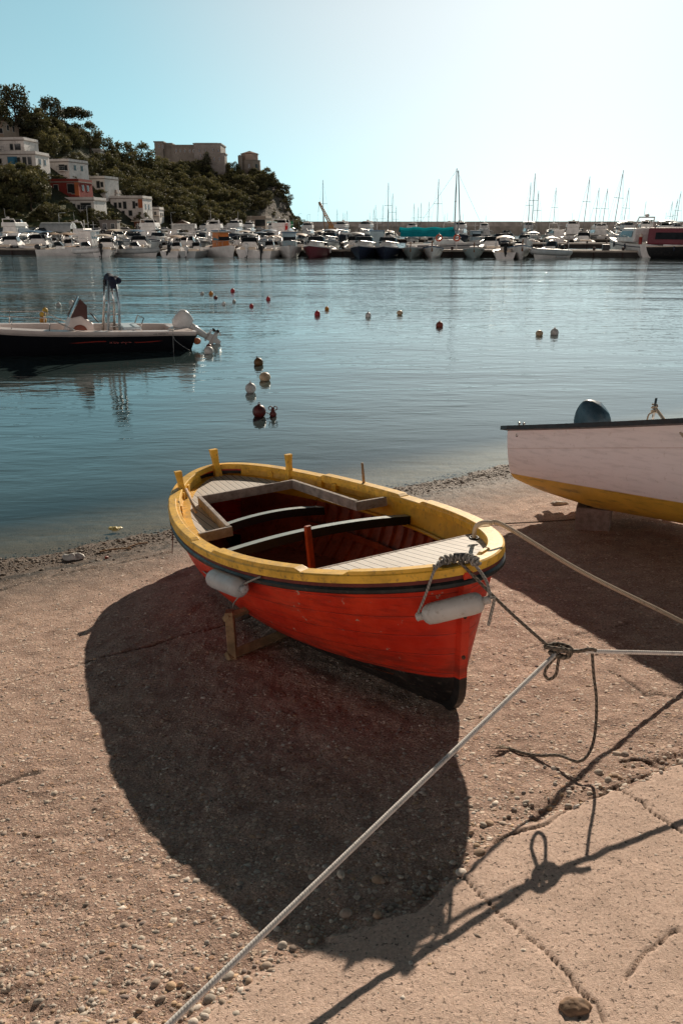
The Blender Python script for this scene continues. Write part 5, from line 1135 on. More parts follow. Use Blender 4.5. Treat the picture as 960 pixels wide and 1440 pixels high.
# yacht with the turquoise awning
rt = b_sail('white', 8.6, 8.3, 'navy'); rt['label'] = 'sailing boat with a long turquoise awning rigged over its boom'; rt['group'] = 'boats along the far side of the first pier'
A0 = at(571, 330, 92.); A1 = at(639, 330, 92.); rt.location = (A1[0] - .75, 92, 0); rt.rotation_euler = (0, 0, 0)
MB().tube([(.72, .0, .9), (1.2, .0, 3.4), (.85, 0, 8.1)], .06, 6).build('second_mast', F['alu'], rt)
mb = MB(); xx = np.linspace(-5.0, .55, 16); mb.grid(np.array([[(x, y, 2.62 - .30 * abs(y) ** 1.0 + .05 * math.sin(x * 3.3)) for y in (-1.6, -.9, -.35, 0, .35, .9, 1.6)] for x in xx]), mrow=[1, 0, 0, 0, 0, 1]); mb.grid(np.array([[(x, -1.6, 2.14 + .05 * math.sin(x * 3.3)), (x, -1.62, 1.7)] for x in xx]), 1)
mb.build('turquoise_awning', [pm('turquoise_cloth', (.01, .36, .42), 1., .1, 2., spec=-.98), pm('dark_turquoise_cloth', (.008, .20, .25), 1., .1, 2., spec=-.98)], rt)
# ---------------- crowded rows behind
SMALL = ['cruiser_w', 'cruiser_tan', 'cruiser_blue', 'cruiser_blk', 'open_w', 'open_c', 'open_lb', 'rib_w', 'rib_b', 'pilot_w', 'gozzo_b', 'cruiser_w', 'open_g', 'cruiser_n', 'pilot_b']
BIG = ['yacht_w', 'yacht_s', 'yacht_b', 'yacht_t', 'cruiser_w', 'cruiser_tan', 'sail_w', 'cruiser_blue', 'yacht_s', 'pilot_w', 'cruiser_n']
rr_ = random.Random(5)
def single_out(made):
    """look-alikes of one row are told apart by their order from the left"""
    by = {}
    for x, o in sorted(made, key=lambda m: m[0]): by.setdefault(o['label'], []).append(o)
    for lab, os_ in by.items():
        n = len(os_)
        for i, o in enumerate(os_):
            if n == 1: continue
            w_ = ('left', 'right')[i] if n == 2 else ('leftmost', 'middle', 'rightmost')[i] if n == 3 else 'leftmost' if i == 0 else 'rightmost' if i == n - 1 else ('second', 'third', 'fourth', 'fifth', 'sixth')[i - 1] + ' from left'
            o['label'] = lab + ', ' + (w_ + ' one' if ' ' not in w_ else w_)
def row(xa, xb, ya, yb, step, kinds, out, where, skip=()):
    n = int(abs(xb - xa) / step); made = []
    for k in range(n):
        f = (k + .5) / n; x = xa + (xb - xa) * f + rr_.uniform(-.4, .4); y = ya + (yb - ya) * f + rr_.uniform(-.5, .5); u = 480 + FPX * x / (y * C_ + S_ * 2)
        if any(a < u < b for a, b in skip) or rr_.random() < .06: continue
        kd = rr_.choice(kinds); made.append((x / y, berth(kd, x, y, (-95 if out else 85) + rr_.uniform(-7, 7), PROTO[kd][1] + ' ' + where, where, rr_.uniform(.9, 1.1))))
    single_out(made)
row(-50, 30, 96.5, 85.5, 2.75, SMALL, False, 'just behind the near pier', skip=((560, 645), (775, 880), (880, 960)))
row(-58, 3, 119.5, 116.5, 2.9, SMALL, True, 'in the left second row'); row(-60, 3, 135, 131, 3.2, SMALL + BIG[:3], False, 'in the left third row')
row(10, 26, 117.5, 116.5, 3.2, SMALL, True, 'before the second pier'); row(14, 62, 126.5, 124, 3.6, BIG + SMALL, False, 'beyond the second pier', skip=((852, 905),))
row(-6, 72, 156, 153, 4.0, BIG, True, 'before the third pier', skip=((790, 850),)); row(-6, 85, 170, 166, 4.2, BIG, False, 'behind the third pier'); row(-55, -4, 158, 156, 4.0, SMALL + BIG, True, 'in the left fourth row')
row(-40, 110, 205, 200, 5.2, BIG, True, 'near the breakwater')
# masts standing above the breakwater
made = []
for i, (u, vt, d, roll) in enumerate(((474, 294, 190, 0), (482.5, 299, 195, 0), (488, 296, 200, 0), (525.5, 293, 170, .01), (528, 288, 172, 0), (538, 288, 178, 0), (546, 293, 185, 0), (552, 272, 160, 0), (557, 290, 190, 0), (582, 286, 175, 0), (588, 291, 168, .03), (592, 285, 182, 0), (603, 284, 180, 0), (625, 301, 195, 0), (757, 268, 165, 0), (829, 248, 168, .045), (842, 264, 176, .035), (854, 265, 180, .055), (876, 239, 166, .075), (884, 264, 186, .06), (945, 283, 185, .05), (952, 280, 178, .04), (957, 269, 172, .045))):
    top = at(u, vt, d); mh = top[2]; kd = ('sail_w', 'sail_n', 'sail_c')[i % 3]; base = {'sail_w': 11., 'sail_n': 10.5, 'sail_c': 9.5}[kd]; s = mh / base
    mx = {'sail_w': 9., 'sail_n': 8.5, 'sail_c': 8.}[kd] * .08 * s
    hdg = rr_.choice((90, -90)) + rr_.uniform(-6, 6); sgn = 1 if hdg > 0 else -1
    px_ = top[0] - mh * math.sin(roll); side = 'leaning ' if roll > .02 else ''
    made.append((top[0] / d, berth(kd, px_ - mx * math.cos(R(hdg)), d - mx * math.sin(R(hdg)), hdg, PROTO[kd][1] + ', ' + ('mast leaning right' if roll > .02 else ('tall mast' if vt < 275 else 'slim upright mast')) + ('' if roll > .02 else ' at left' if u < 500 else ' in middle' if u < 700 else ' at right'), 'sailing boats with masts above the breakwater', s, roll=roll * sgn)))
single_out(made)
for k, (r, base) in PROTO.items():
    if k not in used:
        for c in list(r.children):
            for d in list(c.children): bpy.data.objects.remove(d)
            bpy.data.objects.remove(c)
        bpy.data.objects.remove(r)
# ---------------- breakwater, crane, flag
M_BRK = pm('breakwater_stone', (.52, .46, .41), .9, .2, .35, .6, .2, dirt=(.36, .30, .26), dirt_amt=.5)
def long_wall(pts, zt, wd, name, label, mat, cat='wall'):
    o = thing(name, label, cat, (0, 0, 0)); mb = MB(); P = np.array([(x, y, 0) for x, y in pts], float); T_ = np.gradient(P, axis=0); Nn = np.stack([-T_[:, 1], T_[:, 0], 0 * T_[:, 0]], -1); Nn /= np.linalg.norm(Nn, axis=1)[:, None]; z = np.array([0, 0, 1.])
    mb.grid(np.stack([P - Nn * wd * .9 - z, P - Nn * wd * .5 + z * zt, P + Nn * wd * .5 + z * zt, P + Nn * wd * .9 - z], 1), smooth=False); mb.build('wall_body', mat, o); return o
bx_ = np.linspace(-14, 420, 40); bk = long_wall(np.stack([bx_, 330 - .10 * bx_ + 6 * np.sin(bx_ / 70)], -1), 4.7, 6., 'breakwater', 'long grey brown breakwater wall closing the harbour', M_BRK, 'breakwater')
mb = MB(); mb.grid(np.stack([np.stack([bx_, 325.2 - .10 * bx_ + 6 * np.sin(bx_ / 70), 0 * bx_ + 3.0], -1), np.stack([bx_, 322 - .10 * bx_ + 6 * np.sin(bx_ / 70), 0 * bx_ + 3.0], -1), np.stack([bx_, 321 - .10 * bx_ + 6 * np.sin(bx_ / 70), 0 * bx_ - 1.0], -1)], 1), smooth=False); mb.build('lower_quay', pm('quay_concrete', (.33, .29, .25), .9, .2, .3, .2), bk)
cp = at(468, 321, 240.); cr = thing('harbour_crane', 'tan lattice crane with its boom raised, standing on the quay below the cliff', 'crane', (cp[0], cp[1], 1.2)); tp = at(448.5, 284, 240.); tp = tp - np.array([cp[0], cp[1], 1.2])
M_CRN = pm('crane_paint', (.52, .26, .09), .6, .2, 1.)
mb = MB(); base = np.array([-.3, 0, 1.6]); top = np.array([tp[0], 0, tp[2]])
mb.box((0, 0, 1.2), (2.4, 1.6, 1.3)); mb.box((.9, 0, 2.0), (.9, 1.4, .9)); mb.build('cab', M_CRN, cr)
mb = MB(); d_ = (top - base); pe = np.array([-d_[2], 0, d_[0]]) / np.linalg.norm(d_)
for s in (-1, 1):
    for y in (-.28, .28): mb.tube([base + pe * .35 * s + [0, y, 0], top + pe * .16 * s + [0, y * .5, 0]], .17, 5)
for k in range(14): a = base + d_ * k / 14; b = base + d_ * (k + 1) / 14; s = 1 if k % 2 else -1; mb.tube([a + pe * .3 * s, b - pe * .3 * s], .10, 4)
mb.build('boom', M_CRN, cr)
mb = MB(); a = base + d_ * .62; mb.tube([a, (tp[0] * .45 - .6, 0, 1.0)], .11, 5); mb.tube([top, top + [-.2, 0, -2.6]], .05, 4); mb.build('strut', M_CRN, cr)
MB().box((0, 0, .3), (3., 2., .6)).build('undercarriage', F['black'], cr)
fp_ = at(413, 352, 128.); fl = thing('flag_pole', 'red white and green striped flag flying from a slim pole in the marina', 'flag', (fp_[0], fp_[1], .4)); ft = at(414, 309, 128.)[2] - .4
MB().tube([(0, 0, -.4), (0, 0, ft + .2)], .05, 6).build('pole', F['alu'], fl); mb = MB(); xx = np.linspace(0, -1.25, 16)
mb.grid(np.array([[(x + .05 * math.sin(z * 3), .10 * math.sin(x * 5), z + ft - 1.0 + .28 * x - .1 * x * x) for x in xx] for z in (0, .3, .6, .9)]), mrow=[0] * 5 + [1] * 5 + [2] * 5)
mb.build('flag_cloth', [pm('flag_green', (.02, .20, .08), .8), pm('flag_white', (.7, .7, .68), .8), pm('flag_red', (.5, .03, .03), .8)], fl)
# ================================================================== headland
from mathutils.bvhtree import BVHTree
UB = np.array([-420, -100, 0, 60, 100, 160, 240, 330, 385, 410, 426]); D0_ = np.array([130, 165, 182, 196, 205, 226, 275, 330, 362, 384, 402.])
UR = np.array([-420, -250, -100, 0, 30, 60, 100, 130, 155, 200, 222, 320, 372, 388, 400, 408, 416, 424]); VR = np.array([319, 225, 168, 186, 182, 182, 187, 203, 224, 238, 240, 243, 248, 256, 270, 288, 305, 320.])
D1_ = np.interp(UR, [-420, -100, 0, 100, 155, 222, 320, 388, 424], [200, 225, 240, 275, 320, 400, 430, 420, 408.])
nu, ntt = 200, 70
uu = np.linspace(-420, 425, nu); T1 = np.linspace(-.05, 1.7, ntt); H_ = np.zeros((nu, ntt, 3)); ROCK = np.zeros((nu, ntt))
for i, u in enumerate(uu):
    b = at(u, 325, np.interp(u, UB, D0_)); b[2] = 1.2; r = at(u, np.interp(u, UR, VR), np.interp(u, UR, D1_))
    for j, t_ in enumerate(T1):
        if t_ <= 1:
            k = max(0, t_); hz_ = k ** .85 * (1 - .10 * math.sin(math.pi * k)); p = b + (r - b) * t_; p[2] = b[2] + (r[2] - b[2]) * hz_ if t_ > 0 else 1.2 + t_ * 8
        else:
            d_ = (r - b); d_[2] = 0; p = r + d_ * (t_ - 1); p[2] = r[2] - (t_ - 1) ** 1.5 * (r[2] + 3)
        H_[i, j] = p
nz = fbm(H_[..., 0] * .06, H_[..., 1] * .06, 4, 51); amp = np.interp(T1, [-.05, .1, .9, 1.0, 1.7], [0, 2.2, 2.2, .8, 3])
H_[..., 2] += nz * amp[None] * np.clip(H_[..., 2] / 8, 0, 1)
rk = np.interp(uu, [325, 352, 378, 425], [0, .30, .9, 1.])[:, None] * np.interp(T1, [0, .1, .6, .92, 1.0], [.4, 1, 1, .75, .25])[None]
ROCK = np.clip(rk, 0, 1)
H_[..., 0] += ROCK * 5 * fbm(H_[..., 0] * .12, H_[..., 2] * .10, 4, 61); H_[..., 1] += ROCK * 9 * fbm(H_[..., 0] * .15, H_[..., 2] * .12, 4, 63)
ii = np.arange(nu * ntt).reshape(nu, ntt); q = np.stack([ii[:-1, :-1], ii[1:, :-1], ii[1:, 1:], ii[:-1, 1:]], -1).reshape(-1, 4)
me = npmesh('headland', H_.reshape(-1, 3), q, [('rock', 'FLOAT', ROCK), ('low', 'FLOAT', np.broadcast_to(np.interp(T1, [0, .16, .22], [1, 1, 0])[None] * np.interp(uu, [110, 150], [1, 0])[:, None], ROCK.shape))])
hillo = bpy.data.objects.new('headland', me); C.objects.link(hillo); tag(hillo, kind='structure')
m, t = nt('headland_cover'); g = G(t); p = g.pos(); n1 = g.noise(p, .12, 5, .6); n2 = g.noise(p, .7, 5, .65)
gr = g.mix(g.rng(n1, .35, .65), (.022, .026, .010), (.055, .058, .022)); lowc = g.mix(g.rng(n2, .3, .7), (.05, .06, .018), (.13, .13, .045))
rc = g.mix(g.rng(n2, .3, .7), (.05, .04, .032), (.17, .14, .115)); rc = g.mix(g.rng(g.noise(p, .25, 4, .7), .5, .62), rc, (.025, .026, .014))
rf = g.n('ShaderNodeAttribute', _attribute_name='rock').outputs['Fac']; lf = g.n('ShaderNodeAttribute', _attribute_name='low').outputs['Fac']
col = g.mix(lf, gr, lowc); col = g.mix(g.rng(g.math('ADD', rf, g.math('MULTIPLY', g.math('SUBTRACT', n2, .5), .5)), .45, .6), col, rc)
g.out(g.princ(**{'Base__Color': col, 'Roughness': .95, 'Normal': g.bump(n2, .9, 1.2)})); me.materials.append(m)
BV = BVHTree.FromPolygons([tuple(v) for v in H_.reshape(-1, 3).tolist()], q.tolist())
def on_hill(u, v):
    h = BV.ray_cast(Vector((0, 0, EYE)), Vector(ray(u, v)).normalized()); return np.array(h[0]) if h[0] is not None else None
def hz(x, y):
    h = BV.ray_cast(Vector((x, y, 400)), Vector((0, 0, -1))); return h[0].z if h[0] is not None else None
def pix(p):
    p = np.asarray(p, float) - [0, 0, EYE]; up = p[..., 1] * S_ + p[..., 2] * C_; fw = p[..., 1] * C_ - p[..., 2] * S_; return 480 + FPX * p[..., 0] / fw, 720 - FPX * up / fw
# ---------------- foliage
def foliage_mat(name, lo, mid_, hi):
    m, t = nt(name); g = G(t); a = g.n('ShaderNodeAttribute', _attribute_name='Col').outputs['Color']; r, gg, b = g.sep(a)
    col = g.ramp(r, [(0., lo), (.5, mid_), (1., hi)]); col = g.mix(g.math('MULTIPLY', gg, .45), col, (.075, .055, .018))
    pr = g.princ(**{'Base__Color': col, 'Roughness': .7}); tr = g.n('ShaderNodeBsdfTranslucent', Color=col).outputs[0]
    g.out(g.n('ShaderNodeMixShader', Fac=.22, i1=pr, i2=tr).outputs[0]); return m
M_LEAF = foliage_mat('olive_foliage', (.026, .029, .012), (.10, .10, .037), (.25, .22, .082)); M_PINE = foliage_mat('dark_conifer_foliage', (.014, .018, .010), (.045, .050, .022), (.11, .11, .046))
M_BARK = pm('bark', (.09, .065, .045), .9, .3, 2.)
def crown(shape, n_cl, n_leaf, leaf, seed):
    """leaf clumps through a unit crown: height 1, base z .25"""
    rg = np.random.default_rng(seed); V = []; Q = []; Cc = []; k = 0
    for c in range(n_cl):
        for _ in range(40):
            d = rg.normal(size=3); d /= np.linalg.norm(d); rr = rg.uniform(.45, 1.) ** .6
            if shape == 'round': p = np.array([d[0] * .42, d[1] * .42, .58 + d[2] * .36]) * [rr, rr, 1] + [0, 0, (rr - 1) * .05]
            elif shape == 'umbrella': p = np.array([d[0] * .50 * rr, d[1] * .50 * rr, .80 + abs(d[2]) * .16 - .05 * rr])
            elif shape == 'cone': z = rg.uniform(.12, 1.); w = .30 * (1 - z) ** .75 + .03; a = rg.uniform(0, 6.28); p = np.array([w * math.cos(a) * rr, w * math.sin(a) * rr, z])
            elif shape == 'cedar': z = (rg.integers(0, 6) + rg.uniform(-.2, .2)) / 6 * .75 + .22; w = .36 * (1 - (z - .2) / .95) ** .6 + .04; a = rg.uniform(0, 6.28); p = np.array([w * math.cos(a) * rr, w * math.sin(a) * rr, z])
            else: p = np.array([d[0] * .48 * rr, d[1] * .48 * rr, .28 + abs(d[2]) * .32])
            break
        cr_ = rg.uniform(.10, .18); sh = rg.uniform(-.22, .22); br = rg.uniform(0, 1) ** 3
        m_ = n_leaf; dd = rg.normal(size=(m_, 3)); dd /= np.linalg.norm(dd, axis=1)[:, None]; P = p + dd * cr_ * rg.uniform(.45, 1.05, (m_, 1)) * [1, 1, .8]
        a = np.cross(dd + rg.normal(0, .7, (m_, 3)), rg.normal(size=(m_, 3))); a /= np.linalg.norm(a, axis=1)[:, None]; b = np.cross(a, dd + rg.normal(0, .5, (m_, 3))); b /= np.linalg.norm(b, axis=1)[:, None]
        s = leaf * rg.uniform(.6, 1.3, (m_, 1)); quad = np.stack([P - a * s - b * s * .6, P + a * s - b * s * .6, P + a * s * .7 + b * s * .6, P - a * s * .7 + b * s * .6], 1)
        V.append(quad.reshape(-1, 3)); Q.append(np.arange(m_ * 4).reshape(-1, 4) + k); k += m_ * 4
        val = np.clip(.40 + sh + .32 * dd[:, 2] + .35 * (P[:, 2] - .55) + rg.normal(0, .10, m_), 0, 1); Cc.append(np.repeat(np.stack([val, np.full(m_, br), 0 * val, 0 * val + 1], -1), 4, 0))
    return np.concatenate(V), np.concatenate(Q), np.concatenate(Cc)
def tree_mesh(name, arr, mat):
    me = npmesh(name, arr[0], arr[1], [('Col', 'FLOAT_COLOR', arr[2])], smooth=False); me.materials.append(mat); return me
def trunk_mb(shape, seed):
    rg = np.random.default_rng(seed); mb = MB(); tp = .9 if shape in ('cone', 'cedar') else .62; mb.tube([(0, 0, -.08), (.01, 0, .15), (-.01, .01, .4), (0, 0, tp)], [.035, .026, .02, .006], 6)
    for k in range(6): a = rg.uniform(0, 6.28); z = rg.uniform(.25, .5); mb.tube([(0, 0, z), (.12 * math.cos(a), .12 * math.sin(a), z + .12), (.25 * math.cos(a), .25 * math.sin(a), z + .20)], [.012, .008, .003], 4)
    return mb
ARR = {k: crown(*a) for k, a in dict(round=('round', 44, 62, .024, 1), round2=('round', 38, 66, .026, 2), round3=('round', 50, 56, .023, 3), umbrella=('umbrella', 40, 56, .024, 4), cone=('cone', 44, 44, .019, 5), cedar=('cedar', 64, 48, .021, 6), bush=('bush', 22, 56, .040, 7)).items()}
TM = {k: tree_mesh('crown', a, M_PINE if k in ('umbrella', 'cone', 'cedar') else M_LEAF) for k, a in ARR.items()}; TK = {}
def tree(kind, p, h, label, wide=1., rz=None):
    o = thing('pine_tree' if kind in ('umbrella', 'cedar') else 'cypress_tree' if kind == 'cone' else 'broadleaf_tree', label, 'tree', p, rz=rz if rz is not None else random.uniform(0, 6.28), group='trees on the headland'); o.scale = (h * wide, h * wide, h)
    c = bpy.data.objects.new('crown', TM[kind]); C.objects.link(c); c.parent = o
    sh = {'round2': 'round', 'round3': 'round'}.get(kind, kind)
    if sh not in TK: TK[sh] = trunk_mb(sh, 3).build('trunk', M_BARK); k = TK[sh]
    else: k = TK[sh].copy(); C.objects.link(k)
    k.parent = o; return o
HOUSES = []                                             # picture rectangles kept free of trees
def tree_px(kind, u, vt, vb, label, wide=1.):
    p = on_hill(u, vb)
    if p is None: p = at(u, vb, np.interp(u, UR, D1_)); 
    tp = at(u, vt, p[1]); p[2] -= .4; return tree(kind, p, tp[2] - p[2], label, wide)
# ---------------- buildings
M_WINF = pm('window_frame_paint', (.45, .43, .40), .6); M_PANE = pm('house_pane', (.03, .035, .04), .12, .1, 2., 0); M_SHB = pm('blue_shutter', (.05, .22, .36), .6)
def wallm(n, c): return pm('wall_' + n, c, .9, .10, .35, .15, .02, dirt=(.16, .13, .11), dirt_amt=.45)
W_WHITE = wallm('white', (.74, .70, .67)); W_CREAM = wallm('cream', (.50, .41, .34)); W_RED = wallm('red', (.24, .032, .025)); W_ORANGE = wallm('orange', (.45, .13, .05)); W_TAN = wallm('tan', (.36, .27, .21)); W_GREY = wallm('grey', (.30, .27, .25)); W_STONE = wallm('stone', (.25, .22, .19)); W_PINK = wallm('pink', (.38, .29, .235)); M_TILE = pm('roof_tiles', (.20, .09, .055), .9, .25, 1.2, .5, .05); M_FLAT = pm('flat_roof', (.30, .26, .23), .9, .15, .5)
def place(u0, u1, vt, vb, depth=9., D=None):
    um = (u0 + u1) / 2; p = on_hill(um, vb - 2) if D is None else at(um, vb, D); y = p[1]; a = at(u0, vb, y); b = at(u1, vb, y); tz = at(um, vt, y)[2]; HOUSES.append((u0 - 3, u1 + 3, vt - 3, vb + 2)); return (a + b) / 2, b[0] - a[0], tz - a[2]
def building(name, label, cat, u0, u1, vt, vb, wall, D=None, depth=9., rz=0., wins=(), roof='flat', door=None, balcony=None, group=None, roofm=None, bury=4., side_wins=True):
    c, W_, Hh = place(u0, u1 - (u1 - u0) * .12, vt + (vb - vt) * .12, vb, depth, D); o = thing(name, label, cat, c, rz=rz, group=group)
    MB().box((0, depth / 2, (Hh - bury) / 2), (W_, depth, Hh + bury)).build('wall', wall, o)
    if roof == 'flat':
        MB().box((0, depth / 2, Hh + .12), (W_ + .5, depth + .5, .24)).build('roof', roofm or M_FLAT, o)
        mb = MB(); mb.box((0, .06, Hh + .55), (W_ + .3, .14, .62)); mb.box((W_ / 2, depth / 2, Hh + .55), (.14, depth, .62)); mb.build('parapet', wall, o)
    elif roof == 'hip':
        mb = MB(); a, b, z = W_ / 2 + .4, depth / 2 + .4, Hh; rh = min(W_, depth) * .2; V = [(-a, depth / 2 - b, z), (a, depth / 2 - b, z), (a, depth / 2 + b, z), (-a, depth / 2 + b, z), (-a * .45, depth / 2, z + rh), (a * .45, depth / 2, z + rh)]
        mb.add(V, [(0, 1, 5, 4), (1, 2, 5), (2, 3, 4, 5), (3, 0, 4), (3, 2, 1, 0)], smooth=False); mb.build('roof', roofm or M_TILE, o)
    def window(x, z, w_, h_, mat=M_PANE, side=False, shutter=False):
        mb = MB()
        if not side:
            mb.box((x, -.03, z), (w_ + .24, .10, h_ + .24)); f = mb.build('window', M_WINF, o); MB().box((x, -.085, z), (w_, .05, h_)).build('pane', mat, f)
            if shutter:
                for s in (-1, 1): MB().box((x + s * (w_ * .75 + .1), -.10, z), (w_ * .5, .06, h_ + .1)).build('shutter', M_SHB, f)
        else: mb.box((W_ / 2 + .03, x, z), (.10, w_ + .24, h_ + .24)); f = mb.build('window', M_WINF, o); MB().box((W_ / 2 + .085, x, z), (.05, w_, h_)).build('pane', mat, f)
    for wn in wins: window(wn[0] * W_ / 2, wn[1] * Hh, wn[2], wn[3], wn[4] if len(wn) > 4 and wn[4] is not None else M_PANE, False, len(wn) > 5)
    if side_wins and Hh > 3:
        for k in range(2): window(depth * (.3 + .35 * k), Hh * .6, .9, 1.2, M_PANE, True)
    if door is not None: d = MB().box((door * W_ / 2, -.05, 1.05), (1.0, .14, 2.1)).build('door', pm('door_wood', (.16, .08, .05), .6), o); MB().ball((door * W_ / 2 + .38, -.15, 1.0), .05, n=6).build('handle', F['steel'], d)
    if balcony is not None:
        z, x0, x1 = balcony[0] * Hh, balcony[1] * W_ / 2, balcony[2] * W_ / 2; b_ = MB().box(((x0 + x1) / 2, -.7, z), (x1 - x0, 1.4, .18)).build('balcony', wall, o); mb = MB()
        for x in np.arange(x0 + .1, x1, .45): mb.tube([(x, -1.35, z + .05), (x, -1.35, z + 1.)], .03, 4)
        mb.tube([(x0, -1.35, z + 1.), (x1, -1.35, z + 1.)], .04, 4); mb.build('railing', F['steel'], b_)
    return o, W_, Hh, depth
HG = 'houses on the hillside'
def hs(label, *a, **k): return building('hillside_house', label, 'house', *a, group=HG, **k)
hs('tan house cut by the left edge, highest of the hillside houses', -28, 11, 166, 192, W_TAN, roof='hip', wins=((.5, .6, .9, 1.2), (.85, .35, .8, 1.1)), rz=-.1)
hs('white terraced house with a parapet at the left edge, upper of the two', -30, 46, 196, 214, W_WHITE, wins=((-.3, .5, 2.2, 1.7), (.45, .45, .8, 1.4), (.72, .45, 1.5, 1.4)), depth=8, rz=-.12, balcony=(.1, -.8, .2))
hs('white terraced house with a bright blue window at the left edge, lower of the two', -30, 65, 215, 240, W_WHITE, wins=((.20, .52, 2.4, 2.6, M_SHB), (.36, .5, 1.6, 2.4), (.62, .55, .9, 2.2), (.80, .55, .9, 2.2), (-.25, .6, 1., 1.2)), depth=8, rz=-.10, balcony=(.08, .0, .95))
hs('small white house with a plain left wall above the red one', 66, 105, 226, 246, W_WHITE, wins=((.35, .6, 1.6, 1.3), (.75, .55, .8, 1.3)), rz=-.3, balcony=(.3, .1, .9))
ho = hs('dark red house with an orange end on the hillside', 70, 119, 254, 275, W_RED, wins=((-.55, .6, 1.1, 1.3), (.42, .55, 1.3, 2.0), (.62, .5, .9, 2.2)), rz=-.15, depth=8)
MB().box((ho[1] * .44, -.10, ho[2] * .5), (ho[1] * .14, .22, ho[2] * 1.0)).build('orange_wall', W_ORANGE, ho[0])
hs('white house with a recessed balcony, directly below the red house', 92, 140, 280, 300, W_WHITE, wins=((-.45, .55, 1.2, 1.2), (.45, .5, 2.6, 1.9), (-.05, .5, .7, 1.0)), rz=-.12, depth=8, balcony=(.25, .2, .9))
hs('white cube house behind and right of the red house', 119, 154, 250, 267, W_WHITE, wins=((.35, .5, 1.0, 1.8), (.72, .5, .8, 1.3)), rz=-.25, depth=8)
hs('tiny pale annex with large openings between the two white houses', 146, 167, 270, 281, W_GREY, wins=((-.3, .5, 1.5, 1.4), (.5, .5, 1.3, 1.4)), depth=5)
ho = hs('long white two storey house with an orange end, biggest of the hillside houses', 157, 209, 276, 306, W_WHITE, wins=((-.7, .66, .8, 1.4), (-.42, .66, .8, 1.4), (-.12, .66, .9, 1.9), (.45, .68, .7, 1.9), (.62, .70, .6, .8), (.20, .24, 1.0, 1.4), (-.25, .24, .8, 1.2)), rz=-.08, depth=9)
MB().box((ho[1] * .43, -.08, ho[2] * .75), (ho[1] * .13, .18, ho[2] * .46)).build('orange_wall', W_ORANGE, ho[0])
ho = hs('narrow white house with a sloping canopy at the foot of the hill', 209, 227, 293, 312, W_WHITE, wins=((-.3, .7, .7, 1.0), (.3, .7, .7, 1.0)), depth=7)
mb = MB(); W_ = ho[1]; mb.prism([(-W_ * .3, 2.0), (W_ * .9, 1.5), (W_ * .9, 1.65), (-W_ * .3, 2.2)], -2.0, .0); mb.build('canopy', F['cream'], ho[0])
hs('small white house almost hidden by trees high on the slope', 126, 144, 212, 219, W_WHITE, wins=((.3, .5, .8, .9),), depth=5, side_wins=False)
building('villa', 'cream villa with tall arched bays at the foot of the cliff woods', 'house', 344, 378, 305, 321, W_CREAM, depth=12, wins=tuple((x, .55, 1.0, 2.4) for x in (.15, .38, .61, .84)) + ((-.3, .55, 1., 1.4), (-.7, .55, 1., 1.4)), door=-.1, rz=-.12)
# castle and tower on the ridge
DC = 424.
cA, Wc, Hc = place(220, 322, 204, 222, D=DC); cas = thing('castle', 'long stone castle with stepped flat roofs on top of the headland', 'castle', cA)
def seg(u0, u1, vt, vb, dpt, mat, name, yo=0.):
    a = at(u0, vb, DC) - cA; b = at(u1, vb, DC) - cA; z1 = (at(u0, vt, DC) - cA)[2]; mb = MB(); mb.box(((a[0] + b[0]) / 2, yo + dpt / 2, (z1 + a[2] - 8) / 2), (b[0] - a[0], dpt, z1 - a[2] + 8)); mb.box(((a[0] + b[0]) / 2, yo + dpt / 2, z1 + .2), (b[0] - a[0] + .7, dpt + .7, .5)); return mb.build(name, mat, cas)
seg(220, 232, 200, 246, 14, W_STONE, 'tower'); seg(232.3, 243, 202, 246, 12, W_STONE, 'wall', 1.5); w1 = seg(243.3, 275, 205, 246, 16, W_STONE, 'wall'); w2 = seg(275.3, 312.5, 203, 246, 18, W_GREY, 'keep', -1.5); w3 = seg(294, 321, 219, 246, 8, W_GREY, 'bastion', -10); seg(274, 304, 201.5, 204, 10, W_STONE, 'upper_storey', 3)
def cw(u, v, yo, w_=.9, h_=1.6, par=None): p = at(u, v, DC) - cA; f = MB().box((p[0], yo - .04, p[2]), (w_ + .3, .14, h_ + .3)).build('window', W_TAN, cas); MB().box((p[0], yo - .12, p[2]), (w_, .08, h_)).build('pane', M_PANE, f)
for u, v, yo in ((224, 206, 0), (229, 206, 0), (248, 212, 0), (254, 212, 0), (260, 212, 0), (267, 212, 0), (272, 212, 0), (281, 212, -1.5), (290, 212, -1.5), (300, 211, -1.5), (308, 212, -1.5), (283, 219, -1.5), (299, 226, -10), (306, 226, -10), (313, 226, -10)): cw(u, v, yo)
tA_, Wt, Ht = place(333, 366, 212, 234, D=424.); tow = thing('watch_tower', 'octagonal stone tower with a low pointed roof at the cliff end of the headland', 'tower', tA_ + [0, 7, 0], rz=.39)
zz = lambda v: (at(350, v, 424.) - tA_)[2]; rb = Wt * .47
MB().lathe([(rb * 1.06, -6), (rb, zz(225)), (rb * 1.04, zz(224.6)), (rb * 1.04, zz(224))], n=8).build('base', W_STONE, tow); MB().lathe([(rb * .80, zz(225)), (rb * .80, zz(215))], n=8).build('upper_storey', W_PINK, tow); MB().lathe([(rb * .90, zz(215.3)), (rb * .86, zz(214.6)), (.1, zz(210.3))], n=8).build('roof', M_TILE, tow)
MB().lathe([(1.1, -4), (1.1, zz(219)), (1.3, zz(218.6)), (.1, zz(217))], (-rb * 1.05, -2.5, 0), n=8).build('turret', W_STONE, tow)
for o in tow.children:
    for poly in o.data.polygons: poly.use_smooth = False
for a in (-1.95, -1.2): f = MB().box((rb * .97 * math.cos(a), rb * .97 * math.sin(a), zz(233)), (1.0, .3, 1.8), rz=a + math.pi / 2).build('window', M_PANE, tow)
